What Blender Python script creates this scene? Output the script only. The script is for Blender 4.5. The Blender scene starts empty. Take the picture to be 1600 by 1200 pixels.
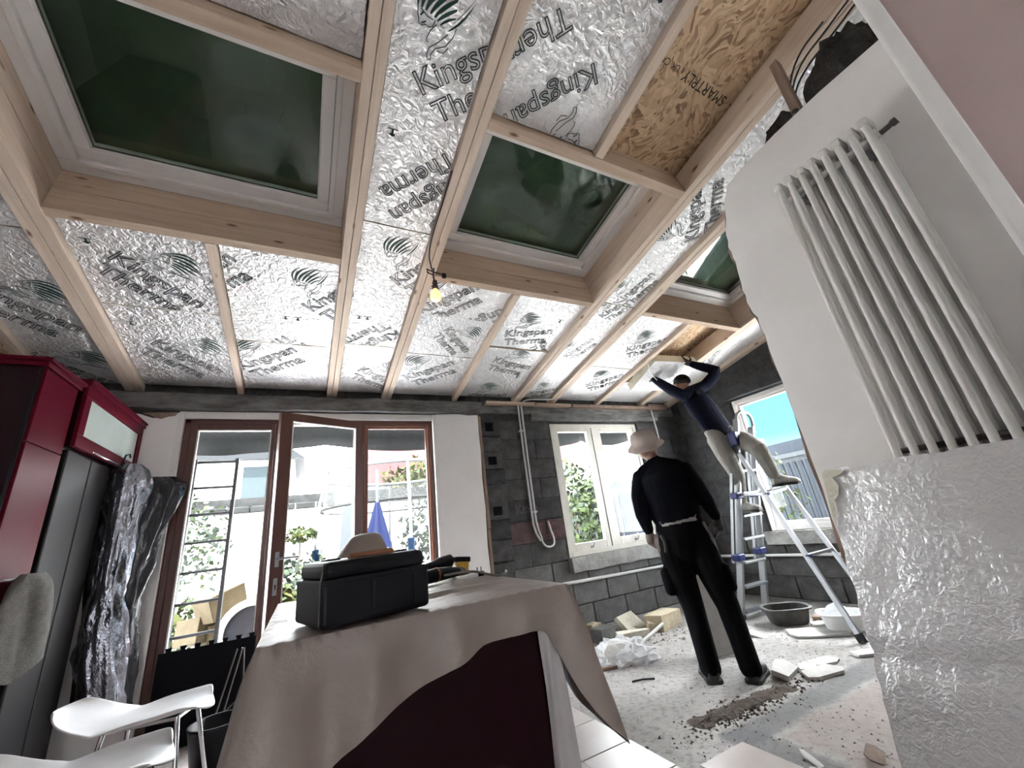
import bpy, bmesh, math, random
from mathutils import Vector, Matrix, Euler, noise
random.seed(7)
SC = bpy.context.scene
COL = SC.collection
PI = math.pi

# ------------------------------------------------------------------ camera
CAM_H = 1.08
yaw, pit, roll = math.radians(28.39), math.radians(19.78), math.radians(-7.24)
fw = Vector((math.sin(yaw)*math.cos(pit), math.cos(yaw)*math.cos(pit), math.sin(pit)))
r0 = Vector((math.cos(yaw), -math.sin(yaw), 0)); u0 = r0.cross(fw)
rt = r0*math.cos(roll) + u0*math.sin(roll); up = u0*math.cos(roll) - r0*math.sin(roll)
cd = bpy.data.cameras.new('camera'); cam = bpy.data.objects.new('camera', cd); COL.objects.link(cam)
mw = Matrix((rt, up, -fw)).transposed().to_4x4(); mw.translation = (0, 0, CAM_H)
cam.matrix_world = mw
cd.sensor_fit = 'HORIZONTAL'; cd.sensor_width = 36; cd.lens = 622.7/1600*36; cd.clip_start = .02; cd.clip_end = 300
SC.camera = cam

# ------------------------------------------------------------------ world, sun, exposure
W = bpy.data.worlds.new('sky'); SC.world = W; W.use_nodes = True
nt = W.node_tree; nt.nodes.clear()
o = nt.nodes.new('ShaderNodeOutputWorld'); bg = nt.nodes.new('ShaderNodeBackground')
tc = nt.nodes.new('ShaderNodeTexCoord'); sx = nt.nodes.new('ShaderNodeSeparateXYZ'); rp = nt.nodes.new('ShaderNodeValToRGB')
nt.links.new(tc.outputs['Generated'], sx.inputs[0]); nt.links.new(sx.outputs['Z'], rp.inputs[0])
e = rp.color_ramp.elements
e[0].position = 0.0; e[0].color = (.45, .70, .80, 1); e[1].position = .7; e[1].color = (.05, .18, .36, 1)
k = e.new(.12); k.color = (.095, .33, .45, 1)
# broken bright cloud over a blue sky, the same all round
mpw = nt.nodes.new('ShaderNodeMapping'); mpw.inputs['Scale'].default_value = (1, 1, 1.6); mpw.inputs['Location'].default_value = (21*3.17, 21*1.3, 21*.7)
cn = nt.nodes.new('ShaderNodeTexNoise'); cn.inputs['Scale'].default_value = 1.5; cn.inputs['Detail'].default_value = 4
cr = nt.nodes.new('ShaderNodeValToRGB'); cr.color_ramp.elements[0].position = .40; cr.color_ramp.elements[1].position = .50
cr.color_ramp.elements[0].color = (0, 0, 0, 1); cr.color_ramp.elements[1].color = (1, 1, 1, 1)
cm = nt.nodes.new('ShaderNodeMix'); cm.data_type = 'RGBA'; cm.inputs[7].default_value = (9.0, 9.1, 9.4, 1)
nt.links.new(tc.outputs['Generated'], mpw.inputs[0]); nt.links.new(mpw.outputs[0], cn.inputs['Vector']); nt.links.new(cn.outputs['Fac'], cr.inputs[0])
nt.links.new(cr.outputs[0], cm.inputs[0]); nt.links.new(rp.outputs[0], cm.inputs[6]); nt.links.new(cm.outputs[2], bg.inputs[0]); bg.inputs[1].default_value = 1.0
nt.links.new(bg.outputs[0], o.inputs[0])
sd = bpy.data.lights.new('sun', 'SUN'); sun = bpy.data.objects.new('sun', sd); COL.objects.link(sun)
sd.energy = 20.0; sd.angle = .02; sd.color = (1, .985, .97)
sun.rotation_euler = (math.radians(-40), 0, math.radians(-14)); sun.rotation_euler = Vector((.12, .40, -.91)).to_track_quat('-Z', 'Y').to_euler()
sun.location = (0, -6, 12)
SC.view_settings.view_transform = 'Standard'; SC.view_settings.look = 'None'
SC.view_settings.exposure = 2.38; SC.view_settings.gamma = 1; SC.view_settings.use_curve_mapping = False
SC.cycles.max_bounces = 10; SC.cycles.diffuse_bounces = 6; SC.cycles.glossy_bounces = 4; SC.cycles.transparent_max_bounces = 12
SC.cycles.sample_clamp_indirect = 8; SC.cycles.caustics_reflective = False; SC.cycles.caustics_refractive = False

# ------------------------------------------------------------------ materials
MATS = {}
def newmat(name):
    m = bpy.data.materials.new(name); m.use_nodes = True
    MATS[name] = m
    return m, m.node_tree, m.node_tree.nodes['Principled BSDF']
def N(t, kind, **kw):
    n = t.nodes.new(kind)
    for a, v in kw.items():
        if a in n.inputs: n.inputs[a].default_value = v
        else: setattr(n, a, v)
    return n
def mat(name, col, rough=.6, metal=0., col2=None, scale=8, stretch=(1, 1, 1), bump=0., bscale=None, detail=4, spec=None, lo=.35, hi=.65, coat=0., sub=0., alpha=None, emis=None, estr=0):
    m, t, b = newmat(name)
    b.inputs['Base Color'].default_value = (*col, 1); b.inputs['Roughness'].default_value = rough; b.inputs['Metallic'].default_value = metal
    if spec is not None: b.inputs['Specular IOR Level'].default_value = spec
    if coat: b.inputs['Coat Weight'].default_value = coat; b.inputs['Coat Roughness'].default_value = .08
    if emis: b.inputs['Emission Color'].default_value = (*emis, 1); b.inputs['Emission Strength'].default_value = estr
    if alpha is not None: b.inputs['Alpha'].default_value = alpha
    if col2 or bump:
        c = N(t, 'ShaderNodeTexCoord'); mp = N(t, 'ShaderNodeMapping'); mp.inputs['Scale'].default_value = stretch
        t.links.new(c.outputs['Object'], mp.inputs[0])
    if col2:
        n = N(t, 'ShaderNodeTexNoise', Scale=scale, Detail=detail, Roughness=.6); r = N(t, 'ShaderNodeValToRGB')
        r.color_ramp.elements[0].color = (*col, 1); r.color_ramp.elements[1].color = (*col2, 1)
        r.color_ramp.elements[0].position = lo; r.color_ramp.elements[1].position = hi
        t.links.new(mp.outputs[0], n.inputs['Vector']); t.links.new(n.outputs['Fac'], r.inputs[0]); t.links.new(r.outputs[0], b.inputs['Base Color'])
    if bump:
        n2 = N(t, 'ShaderNodeTexNoise', Scale=bscale or scale*3, Detail=5, Roughness=.6); bp = N(t, 'ShaderNodeBump', Strength=min(bump, 1.), Distance=.02)
        t.links.new(mp.outputs[0], n2.inputs['Vector']); t.links.new(n2.outputs['Fac'], bp.inputs['Height']); t.links.new(bp.outputs[0], b.inputs['Normal'])
    return m

def wood(name, c1, c2, axis):
    """sawn pine: grain stretched along the given axis, a few dark knots"""
    m, t, b = newmat(name); b.inputs['Roughness'].default_value = .7
    c = N(t, 'ShaderNodeTexCoord'); mp = N(t, 'ShaderNodeMapping')
    s = [26, 26, 26]; s[axis] = 1.6; mp.inputs['Scale'].default_value = s
    t.links.new(c.outputs['Object'], mp.inputs[0])
    n = N(t, 'ShaderNodeTexNoise', Scale=1., Detail=6, Roughness=.65, Distortion=.6); r = N(t, 'ShaderNodeValToRGB')
    r.color_ramp.elements[0].color = (*c1, 1); r.color_ramp.elements[1].color = (*c2, 1); r.color_ramp.elements[0].position = .32; r.color_ramp.elements[1].position = .68
    t.links.new(mp.outputs[0], n.inputs['Vector']); t.links.new(n.outputs['Fac'], r.inputs[0])
    mp2 = N(t, 'ShaderNodeMapping'); s2 = [9, 9, 9]; s2[axis] = 3.2; mp2.inputs['Scale'].default_value = s2; t.links.new(c.outputs['Object'], mp2.inputs[0])
    v = N(t, 'ShaderNodeTexVoronoi', Scale=1.); t.links.new(mp2.outputs[0], v.inputs['Vector'])
    kr = N(t, 'ShaderNodeValToRGB'); kr.color_ramp.elements[0].position = .045; kr.color_ramp.elements[0].color = (1, 1, 1, 1); kr.color_ramp.elements[1].position = .12; kr.color_ramp.elements[1].color = (0, 0, 0, 1)
    t.links.new(v.outputs['Distance'], kr.inputs[0])
    mx = N(t, 'ShaderNodeMix', data_type='RGBA'); t.links.new(kr.outputs[0], mx.inputs[0]); t.links.new(r.outputs[0], mx.inputs[6]); mx.inputs[7].default_value = (.14, .065, .03, 1)
    t.links.new(mx.outputs[2], b.inputs['Base Color'])
    bp = N(t, 'ShaderNodeBump', Strength=.25, Distance=.004); t.links.new(n.outputs['Fac'], bp.inputs['Height']); t.links.new(bp.outputs[0], b.inputs['Normal'])
    return m
wood('pine_y', (.52, .405, .32), (.67, .555, .455), 1)
wood('pine_x', (.40, .295, .215), (.53, .41, .315), 0)

def foil(name, base, rough, sc1, st, creases=True, metal=.85):
    """embossed aluminium facing of the insulation boards"""
    m, t, b = newmat(name); b.inputs['Metallic'].default_value = metal
    c = N(t, 'ShaderNodeTexCoord'); oi = N(t, 'ShaderNodeObjectInfo')
    ad = N(t, 'ShaderNodeVectorMath', operation='ADD'); t.links.new(c.outputs['Object'], ad.inputs[0])
    ml = N(t, 'ShaderNodeMath', operation='MULTIPLY'); ml.inputs[1].default_value = 31.; t.links.new(oi.outputs['Random'], ml.inputs[0]); t.links.new(ml.outputs[0], ad.inputs[1])
    n = N(t, 'ShaderNodeTexNoise', Scale=sc1, Detail=3, Roughness=.55, Distortion=.8); t.links.new(ad.outputs[0], n.inputs['Vector'])
    n2 = N(t, 'ShaderNodeTexNoise', Scale=2.2, Detail=2); t.links.new(ad.outputs[0], n2.inputs['Vector'])
    # long thin creases
    w = N(t, 'ShaderNodeTexNoise', Scale=1.7, Detail=3, Distortion=.4); t.links.new(ad.outputs[0], w.inputs['Vector'])
    pg = N(t, 'ShaderNodeMath', operation='PINGPONG'); pg.inputs[1].default_value = .055; t.links.new(w.outputs['Fac'], pg.inputs[0])
    pr = N(t, 'ShaderNodeMapRange'); pr.inputs[1].default_value = 0; pr.inputs[2].default_value = .006; pr.inputs[3].default_value = 1; pr.inputs[4].default_value = 0; t.links.new(pg.outputs[0], pr.inputs[0])
    b1 = N(t, 'ShaderNodeBump', Strength=st, Distance=.03); t.links.new(n.outputs['Fac'], b1.inputs['Height'])
    b2 = N(t, 'ShaderNodeBump', Strength=.5 if creases else 0., Distance=.005); t.links.new(pr.outputs[0], b2.inputs['Height']); t.links.new(b1.outputs[0], b2.inputs['Normal'])
    t.links.new(b2.outputs[0], b.inputs['Normal'])
    r = N(t, 'ShaderNodeMapRange'); r.inputs[3].default_value = rough-.08; r.inputs[4].default_value = rough+.10; t.links.new(n2.outputs['Fac'], r.inputs[0]); t.links.new(r.outputs[0], b.inputs['Roughness'])
    b.inputs['Base Color'].default_value = (*base, 1)
    return m
foil('foil', (.83, .815, .82), .37, 26, 1., metal=.6)
foil('foil_board', (.76, .755, .77), .36, 52, .24, creases=False, metal=.7)

def osb():
    m, t, b = newmat('osb'); b.inputs['Roughness'].default_value = .75
    c = N(t, 'ShaderNodeTexCoord'); mp = N(t, 'ShaderNodeMapping'); mp.inputs['Scale'].default_value = (62, 26, 40); mp.inputs['Rotation'].default_value = (0, 0, .5)
    n = N(t, 'ShaderNodeTexNoise', Scale=3., Detail=2); t.links.new(c.outputs['Object'], n.inputs['Vector'])
    mxv = N(t, 'ShaderNodeVectorMath', operation='MULTIPLY_ADD'); t.links.new(n.outputs['Color'], mxv.inputs[0]); mxv.inputs[1].default_value = (.5, .5, .5); t.links.new(c.outputs['Object'], mxv.inputs[2])
    t.links.new(mxv.outputs[0], mp.inputs[0])
    v = N(t, 'ShaderNodeTexVoronoi', Scale=1.); t.links.new(mp.outputs[0], v.inputs['Vector'])
    r = N(t, 'ShaderNodeValToRGB'); sp = N(t, 'ShaderNodeSeparateColor'); t.links.new(v.outputs['Color'], sp.inputs[0]); t.links.new(sp.outputs[0], r.inputs[0])
    r.color_ramp.elements[0].color = (.30, .175, .10, 1); r.color_ramp.elements[1].color = (.78, .58, .39, 1); k = r.color_ramp.elements.new(.35); k.color = (.60, .41, .25, 1)
    t.links.new(r.outputs[0], b.inputs['Base Color'])
    bp = N(t, 'ShaderNodeBump', Strength=.3, Distance=.003); t.links.new(sp.outputs[1], bp.inputs['Height']); t.links.new(bp.outputs[0], b.inputs['Normal'])
osb()

def glassm(name, tint=(1, 1, 1), refl=1., rough=0.):
    """thin pane: clear film with fresnel mirror"""
    m = bpy.data.materials.new(name); m.use_nodes = True; t = m.node_tree; t.nodes.clear(); MATS[name] = m
    o = N(t, 'ShaderNodeOutputMaterial'); tr = N(t, 'ShaderNodeBsdfTransparent'); tr.inputs[0].default_value = (*tint, 1)
    g = N(t, 'ShaderNodeBsdfGlossy'); g.inputs['Roughness'].default_value = rough; f = N(t, 'ShaderNodeFresnel'); ge = N(t, 'ShaderNodeNewGeometry'); io = N(t, 'ShaderNodeMath', operation='MULTIPLY_ADD'); io.inputs[1].default_value = 1/1.5-1.5; io.inputs[2].default_value = 1.5
    t.links.new(ge.outputs['Backfacing'], io.inputs[0]); t.links.new(io.outputs[0], f.inputs['IOR'])   # same mirror on both faces of the pane
    ml = N(t, 'ShaderNodeMath', operation='MULTIPLY'); ml.inputs[1].default_value = refl; t.links.new(f.outputs[0], ml.inputs[0])
    mx = N(t, 'ShaderNodeMixShader'); t.links.new(ml.outputs[0], mx.inputs[0]); t.links.new(tr.outputs[0], mx.inputs[1]); t.links.new(g.outputs[0], mx.inputs[2]); t.links.new(mx.outputs[0], o.inputs[0])
glassm('glass', (.97, .985, .98), .22); glassm('roof_glass', (.85, .92, .87), 1.0)
def sheer(name, col, a):
    m = bpy.data.materials.new(name); m.use_nodes = True; t = m.node_tree; t.nodes.clear(); MATS[name] = m
    o = N(t, 'ShaderNodeOutputMaterial'); tr = N(t, 'ShaderNodeBsdfTransparent'); d = N(t, 'ShaderNodeBsdfPrincipled'); d.inputs['Base Color'].default_value = (*col, 1); d.inputs['Roughness'].default_value = .35
    mx = N(t, 'ShaderNodeMixShader'); mx.inputs[0].default_value = a; t.links.new(tr.outputs[0], mx.inputs[1]); t.links.new(d.outputs[0], mx.inputs[2]); t.links.new(mx.outputs[0], o.inputs[0])
sheer('net', (.004, .005, .005), .30); sheer('clear_film', (.85, .87, .9), .5)

mat('foam', (.48, .41, .28), .9, col2=(.58, .51, .38), scale=18, bump=.4)
mat('foam_pale', (.60, .56, .45), .9, col2=(.67, .64, .54), scale=14, bump=.4)
mat('plaster', (.74, .72, .715), .75, col2=(.78, .765, .76), scale=3.5, bump=.06, bscale=40)
mat('plaster_old', (.82, .80, .795), .8, col2=(.87, .855, .85), scale=2.6, bump=.12, bscale=14)
mat('warm_lit_plaster', (.42, .325, .31), .75, col2=(.45, .35, .335), scale=3, bump=.05, bscale=60)  # warm reflected light put into the pier's plaster colour
mat('white_paint', (.74, .73, .72), .4, col2=(.69, .68, .67), scale=6)
mat('radiator_white', (.74, .73, .71), .55, spec=.25)
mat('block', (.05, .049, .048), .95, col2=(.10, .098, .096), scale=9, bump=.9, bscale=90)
mat('block_lit', (.12, .118, .115), .95, col2=(.19, .187, .182), scale=9, bump=.9, bscale=90)
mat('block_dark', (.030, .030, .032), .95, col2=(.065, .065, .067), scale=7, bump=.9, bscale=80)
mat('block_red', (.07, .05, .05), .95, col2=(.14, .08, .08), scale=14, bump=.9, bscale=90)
mat('mortar', (.025, .024, .023), .95, col2=(.06, .058, .056), scale=14, bump=.8, bscale=60)
mat('lintel', (.08, .078, .075), .9, col2=(.19, .186, .18), scale=5, stretch=(1, 2, 3), bump=.7, bscale=22)
mat('rough_render', (.24, .235, .225), .95, col2=(.36, .355, .345), scale=7, bump=.9, bscale=25)
mat('brown_frame', (.075, .028, .022), .38, col2=(.10, .038, .028), scale=5, stretch=(8, 8, 1))
mat('brown_light', (.23, .085, .045), .45, col2=(.17, .065, .038), scale=5, stretch=(8, 8, 1))
mat('cream_frame', (.55, .53, .475), .45, col2=(.49, .47, .42), scale=7)
mat('pvc_white', (.68, .655, .645), .35)
mat('pvc_seal', (.05, .05, .05), .6)
mat('tarp', (.045, .062, .043), .85, col2=(.075, .10, .068), scale=2.2, bump=.4, bscale=5)
mat('red_gloss', (.085, .0045, .014), .30, spec=.05)
mat('red_dark', (.013, .0022, .005), .25, spec=.18)
mat('fridge_black', (.020, .018, .019), .5, spec=.15)
mat('black_plastic', (.005, .0055, .008), .45, spec=.22, bump=.1, bscale=120)
mat('black_gloss', (.018, .019, .024), .16, bump=.75, bscale=9)
mat('matt_black', (.005, .0055, .008), .85, spec=.15)
mat('silver_film', (.30, .31, .35), .20, metal=.9, bump=1., bscale=9)
mat('towel', (.145, .14, .125), .98, col2=(.20, .195, .175), scale=30, bump=.8, bscale=160)
mat('canvas', (.215, .172, .15), .5, col2=(.26, .21, .185), scale=2.5, bump=.5, bscale=9, spec=.75)
mat('canvas_back', (.42, .40, .40), .9, col2=(.50, .48, .48), scale=3, bump=.15, bscale=30)
mat('chair_white', (.62, .60, .60), .42, col2=(.56, .545, .545), scale=9)
mat('chrome', (.62, .62, .64), .22, metal=1)
mat('aluminium', (.31, .32, .335), .45, metal=.75)
mat('blue_plastic', (.012, .018, .11), .4)
mat('steel_dark', (.12, .115, .11), .45, metal=.7)
mat('conduit', (.56, .55, .54), .45)
mat('cable_black', (.02, .018, .018), .5)
mat('cable_grey', (.16, .145, .135), .55)
mat('cable_white', (.68, .68, .68), .45)
mat('yellow_tool', (.48, .27, .02), .42)
mat('orange_handle', (.20, .075, .03), .5)
mat('tile', (.44, .385, .365), .38, col2=(.50, .45, .43), scale=4)
mat('grout', (.30, .275, .255), .9)
mat('board_white', (.62, .61, .59), .85, col2=(.50, .485, .46), scale=9, bump=.2)
mat('dust_grey', (.28, .27, .255), .95, col2=(.36, .35, .33), scale=8, bump=.6)
mat('dirt', (.075, .055, .045), .98, col2=(.14, .11, .09), scale=16, bump=1., bscale=60)
mat('tub_grey', (.04, .039, .037), .55, col2=(.085, .082, .078), scale=9)
mat('tub_white', (.78, .785, .78), .45)
mat('skin', (.20, .105, .075), .55); mat('skin_dark', (.075, .045, .036), .6)
mat('shirt_black', (.0025, .003, .006), .9, spec=.08, bump=.35, bscale=14)
mat('trouser_black', (.0035, .0035, .005), .9, spec=.08, bump=.5, bscale=12)
mat('jacket_navy', (.004, .006, .017), .85, spec=.12, bump=.5, bscale=12)
mat('trouser_grey', (.20, .19, .175), .9, col2=(.25, .24, .22), scale=9, bump=.6, bscale=14)
mat('hat_cloth', (.30, .245, .225), .95, col2=(.36, .30, .275), scale=12, bump=.3, bscale=60)
mat('boot_black', (.012, .012, .012), .5); mat('boot_tan', (.25, .24, .22), .8, col2=(.5, .49, .46), scale=14)
mat('glove', (.035, .033, .035), .85, col2=(.08, .075, .075), scale=20)
mat('belt', (.30, .29, .28), .8)
mat('old_timber', (.20, .135, .10), .8, col2=(.28, .20, .155), scale=5, stretch=(9, 9, 1.5), bump=.3)
mat('dark_wool', (.018, .016, .015), 1., col2=(.045, .04, .038), scale=30, bump=1., bscale=70)
mat('print_black', (.035, .045, .045), .7); mat('print_green', (.006, .040, .030), .7)
mat('print_dark', (.03, .025, .02), .8); mat('chalk', (.17, .165, .16), .95); mat('chalk_red', (.30, .12, .13), .95)
mat('bulb_glass', (1., .72, .38), .3, emis=(1., .42, .10), estr=.75); mat('bulb_core', (1, .9, .7), .3, emis=(1, .80, .5), estr=4)
mat('socket', (.10, .075, .06), .5)
mat('frosted', (.36, .42, .40), .35, col2=(.42, .48, .455), scale=5, spec=.6)
# outside
mat('paving', (.52, .52, .52), .9, col2=(.60, .60, .60), scale=3); mat('lawn', (.09, .15, .04), .95, col2=(.15, .22, .06), scale=8)
mat('white_wall', (.78, .77, .75), .85); mat('coping', (.007, .0075, .0075), .9, spec=.1, col2=(.014, .014, .014), scale=6)
mat('leaf', (.012, .018, .0055), .7, spec=.1); mat('leaf_yellow', (.017, .018, .003), .7, spec=.1); mat('leaf_blue', (.013, .018, .013), .7, spec=.1); mat('flower', (.03, .002, .004), .7, spec=.1)
mat('bark', (.03, .02, .015), .9); mat('fence_blue', (.013, .0165, .022), .6, spec=.1); mat('fence_white', (.030, .034, .038), .6, spec=.15)
mat('awning', (.004, .005, .0055), .9, bump=.5, bscale=6); mat('blue_cloth', (.001, .0028, .016), .7, spec=.08); mat('blue_bright', (.0012, .006, .016), .6, spec=.08)
mat('house_white', (.74, .74, .73), .85); mat('house_blue', (.013, .018, .02), .7, spec=.1); mat('slate', (.008, .009, .01), .7, spec=.1)
mat('galv', (.055, .057, .06), .6, spec=.2); mat('timber_offcut', (.045, .032, .016), .85, spec=.1, col2=(.06, .046, .026), scale=7)
mat('mirror_dark', (.04, .042, .05), .15)
def rooftile():
    m, t, b = newmat('red_tile'); b.inputs['Roughness'].default_value = .8; b.inputs['Specular IOR Level'].default_value = .08
    c = N(t, 'ShaderNodeTexCoord'); br = N(t, 'ShaderNodeTexBrick', Scale=3.6); br.inputs['Color1'].default_value = (.026, .0045, .0048, 1); br.inputs['Color2'].default_value = (.03, .0062, .0066, 1); br.inputs['Mortar'].default_value = (.030, .0095, .0098, 1)
    br.inputs['Mortar Size'].default_value = .03; t.links.new(c.outputs['Object'], br.inputs['Vector']); t.links.new(br.outputs['Color'], b.inputs['Base Color'])
rooftile()

def floor_mat():
    m, t, b = newmat('floor_concrete'); b.inputs['Roughness'].default_value = .92
    c = N(t, 'ShaderNodeTexCoord')
    n1 = N(t, 'ShaderNodeTexNoise', Scale=1.6, Detail=6, Roughness=.62); n2 = N(t, 'ShaderNodeTexNoise', Scale=26, Detail=5, Roughness=.7); n3 = N(t, 'ShaderNodeTexNoise', Scale=5, Detail=4)
    for n in (n1, n2, n3): t.links.new(c.outputs['Object'], n.inputs['Vector'])
    r1 = N(t, 'ShaderNodeValToRGB'); r1.color_ramp.elements[0].position = .3; r1.color_ramp.elements[1].position = .7
    r1.color_ramp.elements[0].color = (.29, .275, .26, 1); r1.color_ramp.elements[1].color = (.52, .50, .485, 1); t.links.new(n1.outputs['Fac'], r1.inputs[0])
    r2 = N(t, 'ShaderNodeValToRGB'); r2.color_ramp.elements[0].position = .34; r2.color_ramp.elements[1].position = .52
    r2.color_ramp.elements[0].color = (.60, .585, .57, 1); r2.color_ramp.elements[1].color = (1, 1, 1, 1); t.links.new(n2.outputs['Fac'], r2.inputs[0])
    mu = N(t, 'ShaderNodeMix', data_type='RGBA', blend_type='MULTIPLY'); mu.inputs[0].default_value = 1; t.links.new(r1.outputs[0], mu.inputs[6]); t.links.new(r2.outputs[0], mu.inputs[7])
    # the wetted grey screed and pink old screed left where walls stood, plus a darker far corner: bands in floor coordinates
    s = N(t, 'ShaderNodeSeparateXYZ'); wob = N(t, 'ShaderNodeVectorMath', operation='MULTIPLY_ADD'); t.links.new(n3.outputs['Color'], wob.inputs[0]); wob.inputs[1].default_value = (.10, .10, 0); t.links.new(c.outputs['Object'], wob.inputs[2]); t.links.new(wob.outputs[0], s.inputs[0])
    def rng(out, lo, hi, soft=.03):
        a = N(t, 'ShaderNodeMapRange', interpolation_type='SMOOTHSTEP'); a.inputs[1].default_value = lo-soft; a.inputs[2].default_value = lo+soft; t.links.new(out, a.inputs[0])
        d = N(t, 'ShaderNodeMapRange', interpolation_type='SMOOTHSTEP'); d.inputs[1].default_value = hi-soft; d.inputs[2].default_value = hi+soft; d.inputs[3].default_value = 1; d.inputs[4].default_value = 0; t.links.new(out, d.inputs[0])
        q = N(t, 'ShaderNodeMath', operation='MULTIPLY'); t.links.new(a.outputs[0], q.inputs[0]); t.links.new(d.outputs[0], q.inputs[1]); return q.outputs[0]
    def box(x0, x1, y0, y1):
        q = N(t, 'ShaderNodeMath', operation='MULTIPLY'); t.links.new(rng(s.outputs[0], x0, x1), q.inputs[0]); t.links.new(rng(s.outputs[1], y0, y1), q.inputs[1]); return q.outputs[0]
    prev = mu.outputs[2]
    for bx_, colr, amt in (((1.93, 3.6, 1.70, 1.86), (.13, .13, .135), .75), ((1.93, 2.10, 1.2, 1.86), (.14, .14, .145), .7), ((2.13, 3.2, .9, 1.67), (.34, .27, .25), .55), ((3.7, 4.9, 2.6, 4.1), (.10, .095, .09), .6)):
        mx = N(t, 'ShaderNodeMix', data_type='RGBA'); f = N(t, 'ShaderNodeMath', operation='MULTIPLY'); f.inputs[1].default_value = amt; t.links.new(box(*bx_), f.inputs[0])
        t.links.new(f.outputs[0], mx.inputs[0]); t.links.new(prev, mx.inputs[6]); mx.inputs[7].default_value = (*colr, 1); prev = mx.outputs[2]
    t.links.new(prev, b.inputs['Base Color'])
    bp = N(t, 'ShaderNodeBump', Strength=.7, Distance=.01); t.links.new(n2.outputs['Fac'], bp.inputs['Height']); t.links.new(bp.outputs[0], b.inputs['Normal'])
floor_mat()

# ------------------------------------------------------------------ mesh helpers
class MB:
    """collects shapes; build() links them as ONE mesh object"""
    def __init__(s): s.v = []; s.f = []; s.m = []; s.sm = []
    def add(s, vs, fs, mi=0, smooth=False):
        b = len(s.v); s.v += [tuple(p) for p in vs]
        for f in fs: s.f.append([b+i for i in f]); s.m.append(mi); s.sm.append(smooth)
        return s
    def box(s, x0, x1, y0, y1, z0, z1, mi=0, M=None, jit=0.):
        vs = [Vector((x, y, z)) for x in (x0, x1) for y in (y0, y1) for z in (z0, z1)]
        if jit: vs = [p+Vector((random.uniform(-jit, jit), random.uniform(-jit, jit), random.uniform(-jit, jit))) for p in vs]
        if M: vs = [M @ p for p in vs]
        ms = mi if isinstance(mi, (list, tuple)) else [mi]*6   # -x +x -y +y -z +z
        for f, q in zip([(0, 1, 3, 2), (4, 6, 7, 5), (0, 4, 5, 1), (2, 3, 7, 6), (0, 2, 6, 4), (1, 5, 7, 3)], ms):
            b = len(s.v); s.f.append([b+i for i in f]); s.m.append(q); s.sm.append(False)
        s.v += [tuple(p) for p in vs]
        return s
    def bbox(s, x0, x1, y0, y1, z0, z1, r=.01, mi=0, M=None, seg=2):
        """box with rounded edges"""
        bm = bmesh.new(); bmesh.ops.create_cube(bm, size=1)
        for v in bm.verts: v.co = Vector(((x0+x1)/2+v.co.x*(x1-x0), (y0+y1)/2+v.co.y*(y1-y0), (z0+z1)/2+v.co.z*(z1-z0)))
        bmesh.ops.bevel(bm, geom=bm.edges[:], offset=r, segments=seg, affect='EDGES', profile=.5)
        s.bm(bm, mi, M, smooth=False); bm.free(); return s
    def bm(s, bm, mi=0, M=None, smooth=False):
        bm.verts.index_update(); s.add([(M @ v.co) if M else v.co.copy() for v in bm.verts], [[v.index for v in f.verts] for f in bm.faces], mi, smooth); return s
    def prism(s, poly, z0, z1, mi=0, M=None, side=None):
        """polygon (xy) extruded along z"""
        n = len(poly); vs = [Vector((p[0], p[1], z0)) for p in poly]+[Vector((p[0], p[1], z1)) for p in poly]
        if M: vs = [M @ p for p in vs]
        s.add(vs, [list(range(n))[::-1], [n+i for i in range(n)]], mi)
        s.add(vs, [[i, (i+1) % n, n+(i+1) % n, n+i] for i in range(n)], mi if side is None else side); return s
    def tube(s, pts, r, n=8, mi=0, cap=True, smooth=True, flat=1.):
        """round tube along points; r number or list; flat squashes second axis"""
        pts = [Vector(p) for p in pts]; k = len(pts); rs = r if isinstance(r, (list, tuple)) else [r]*k
        t0 = (pts[1]-pts[0]).normalized(); a = Vector((0, 0, 1)) if abs(t0.z) < .9 else Vector((1, 0, 0)); nx = t0.cross(a).normalized()
        vs = []
        for i, p in enumerate(pts):
            t = ((pts[min(i+1, k-1)]-pts[max(i-1, 0)])).normalized(); nx = (nx-t*nx.dot(t)).normalized(); ny = t.cross(nx)
            for j in range(n):
                a = 2*PI*j/n; vs.append(p+nx*math.cos(a)*rs[i]+ny*math.sin(a)*rs[i]*flat)
        fs = [[i*n+j, i*n+(j+1) % n, (i+1)*n+(j+1) % n, (i+1)*n+j] for i in range(k-1) for j in range(n)]
        s.add(vs, fs, mi, smooth)
        if cap: s.add(vs[:n], [list(range(n))[::-1]], mi); s.add(vs[-n:], [list(range(n))], mi)
        return s
    def bar(s, a, b, w, h, mi=0, upv=(0, 0, 1)):
        """rectangular bar from a to b"""
        a = Vector(a); b = Vector(b); t = (b-a).normalized(); u = Vector(upv); 
        if abs(t.dot(u)) > .98: u = Vector((1, 0, 0))
        x = t.cross(u).normalized(); y = x.cross(t)
        vs = [p+x*sx*w/2+y*sy*h/2 for p in (a, b) for sx, sy in ((-1, -1), (1, -1), (1, 1), (-1, 1))]
        s.add(vs, [[3, 2, 1, 0], [4, 5, 6, 7], [0, 1, 5, 4], [1, 2, 6, 5], [2, 3, 7, 6], [3, 0, 4, 7]], mi); return s
    def lathe(s, prof, n=20, mi=0, M=None, smooth=True, cap=True):
        vs = [Vector((r*math.cos(2*PI*j/n), r*math.sin(2*PI*j/n), z)) for r, z in prof for j in range(n)]
        if M: vs = [M @ p for p in vs]
        k = len(prof); s.add(vs, [[i*n+j, i*n+(j+1) % n, (i+1)*n+(j+1) % n, (i+1)*n+j] for i in range(k-1) for j in range(n)], mi, smooth)
        if cap: s.add(vs[:n], [list(range(n))[::-1]], mi); s.add(vs[-n:], [list(range(n))], mi)
        return s
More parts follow.
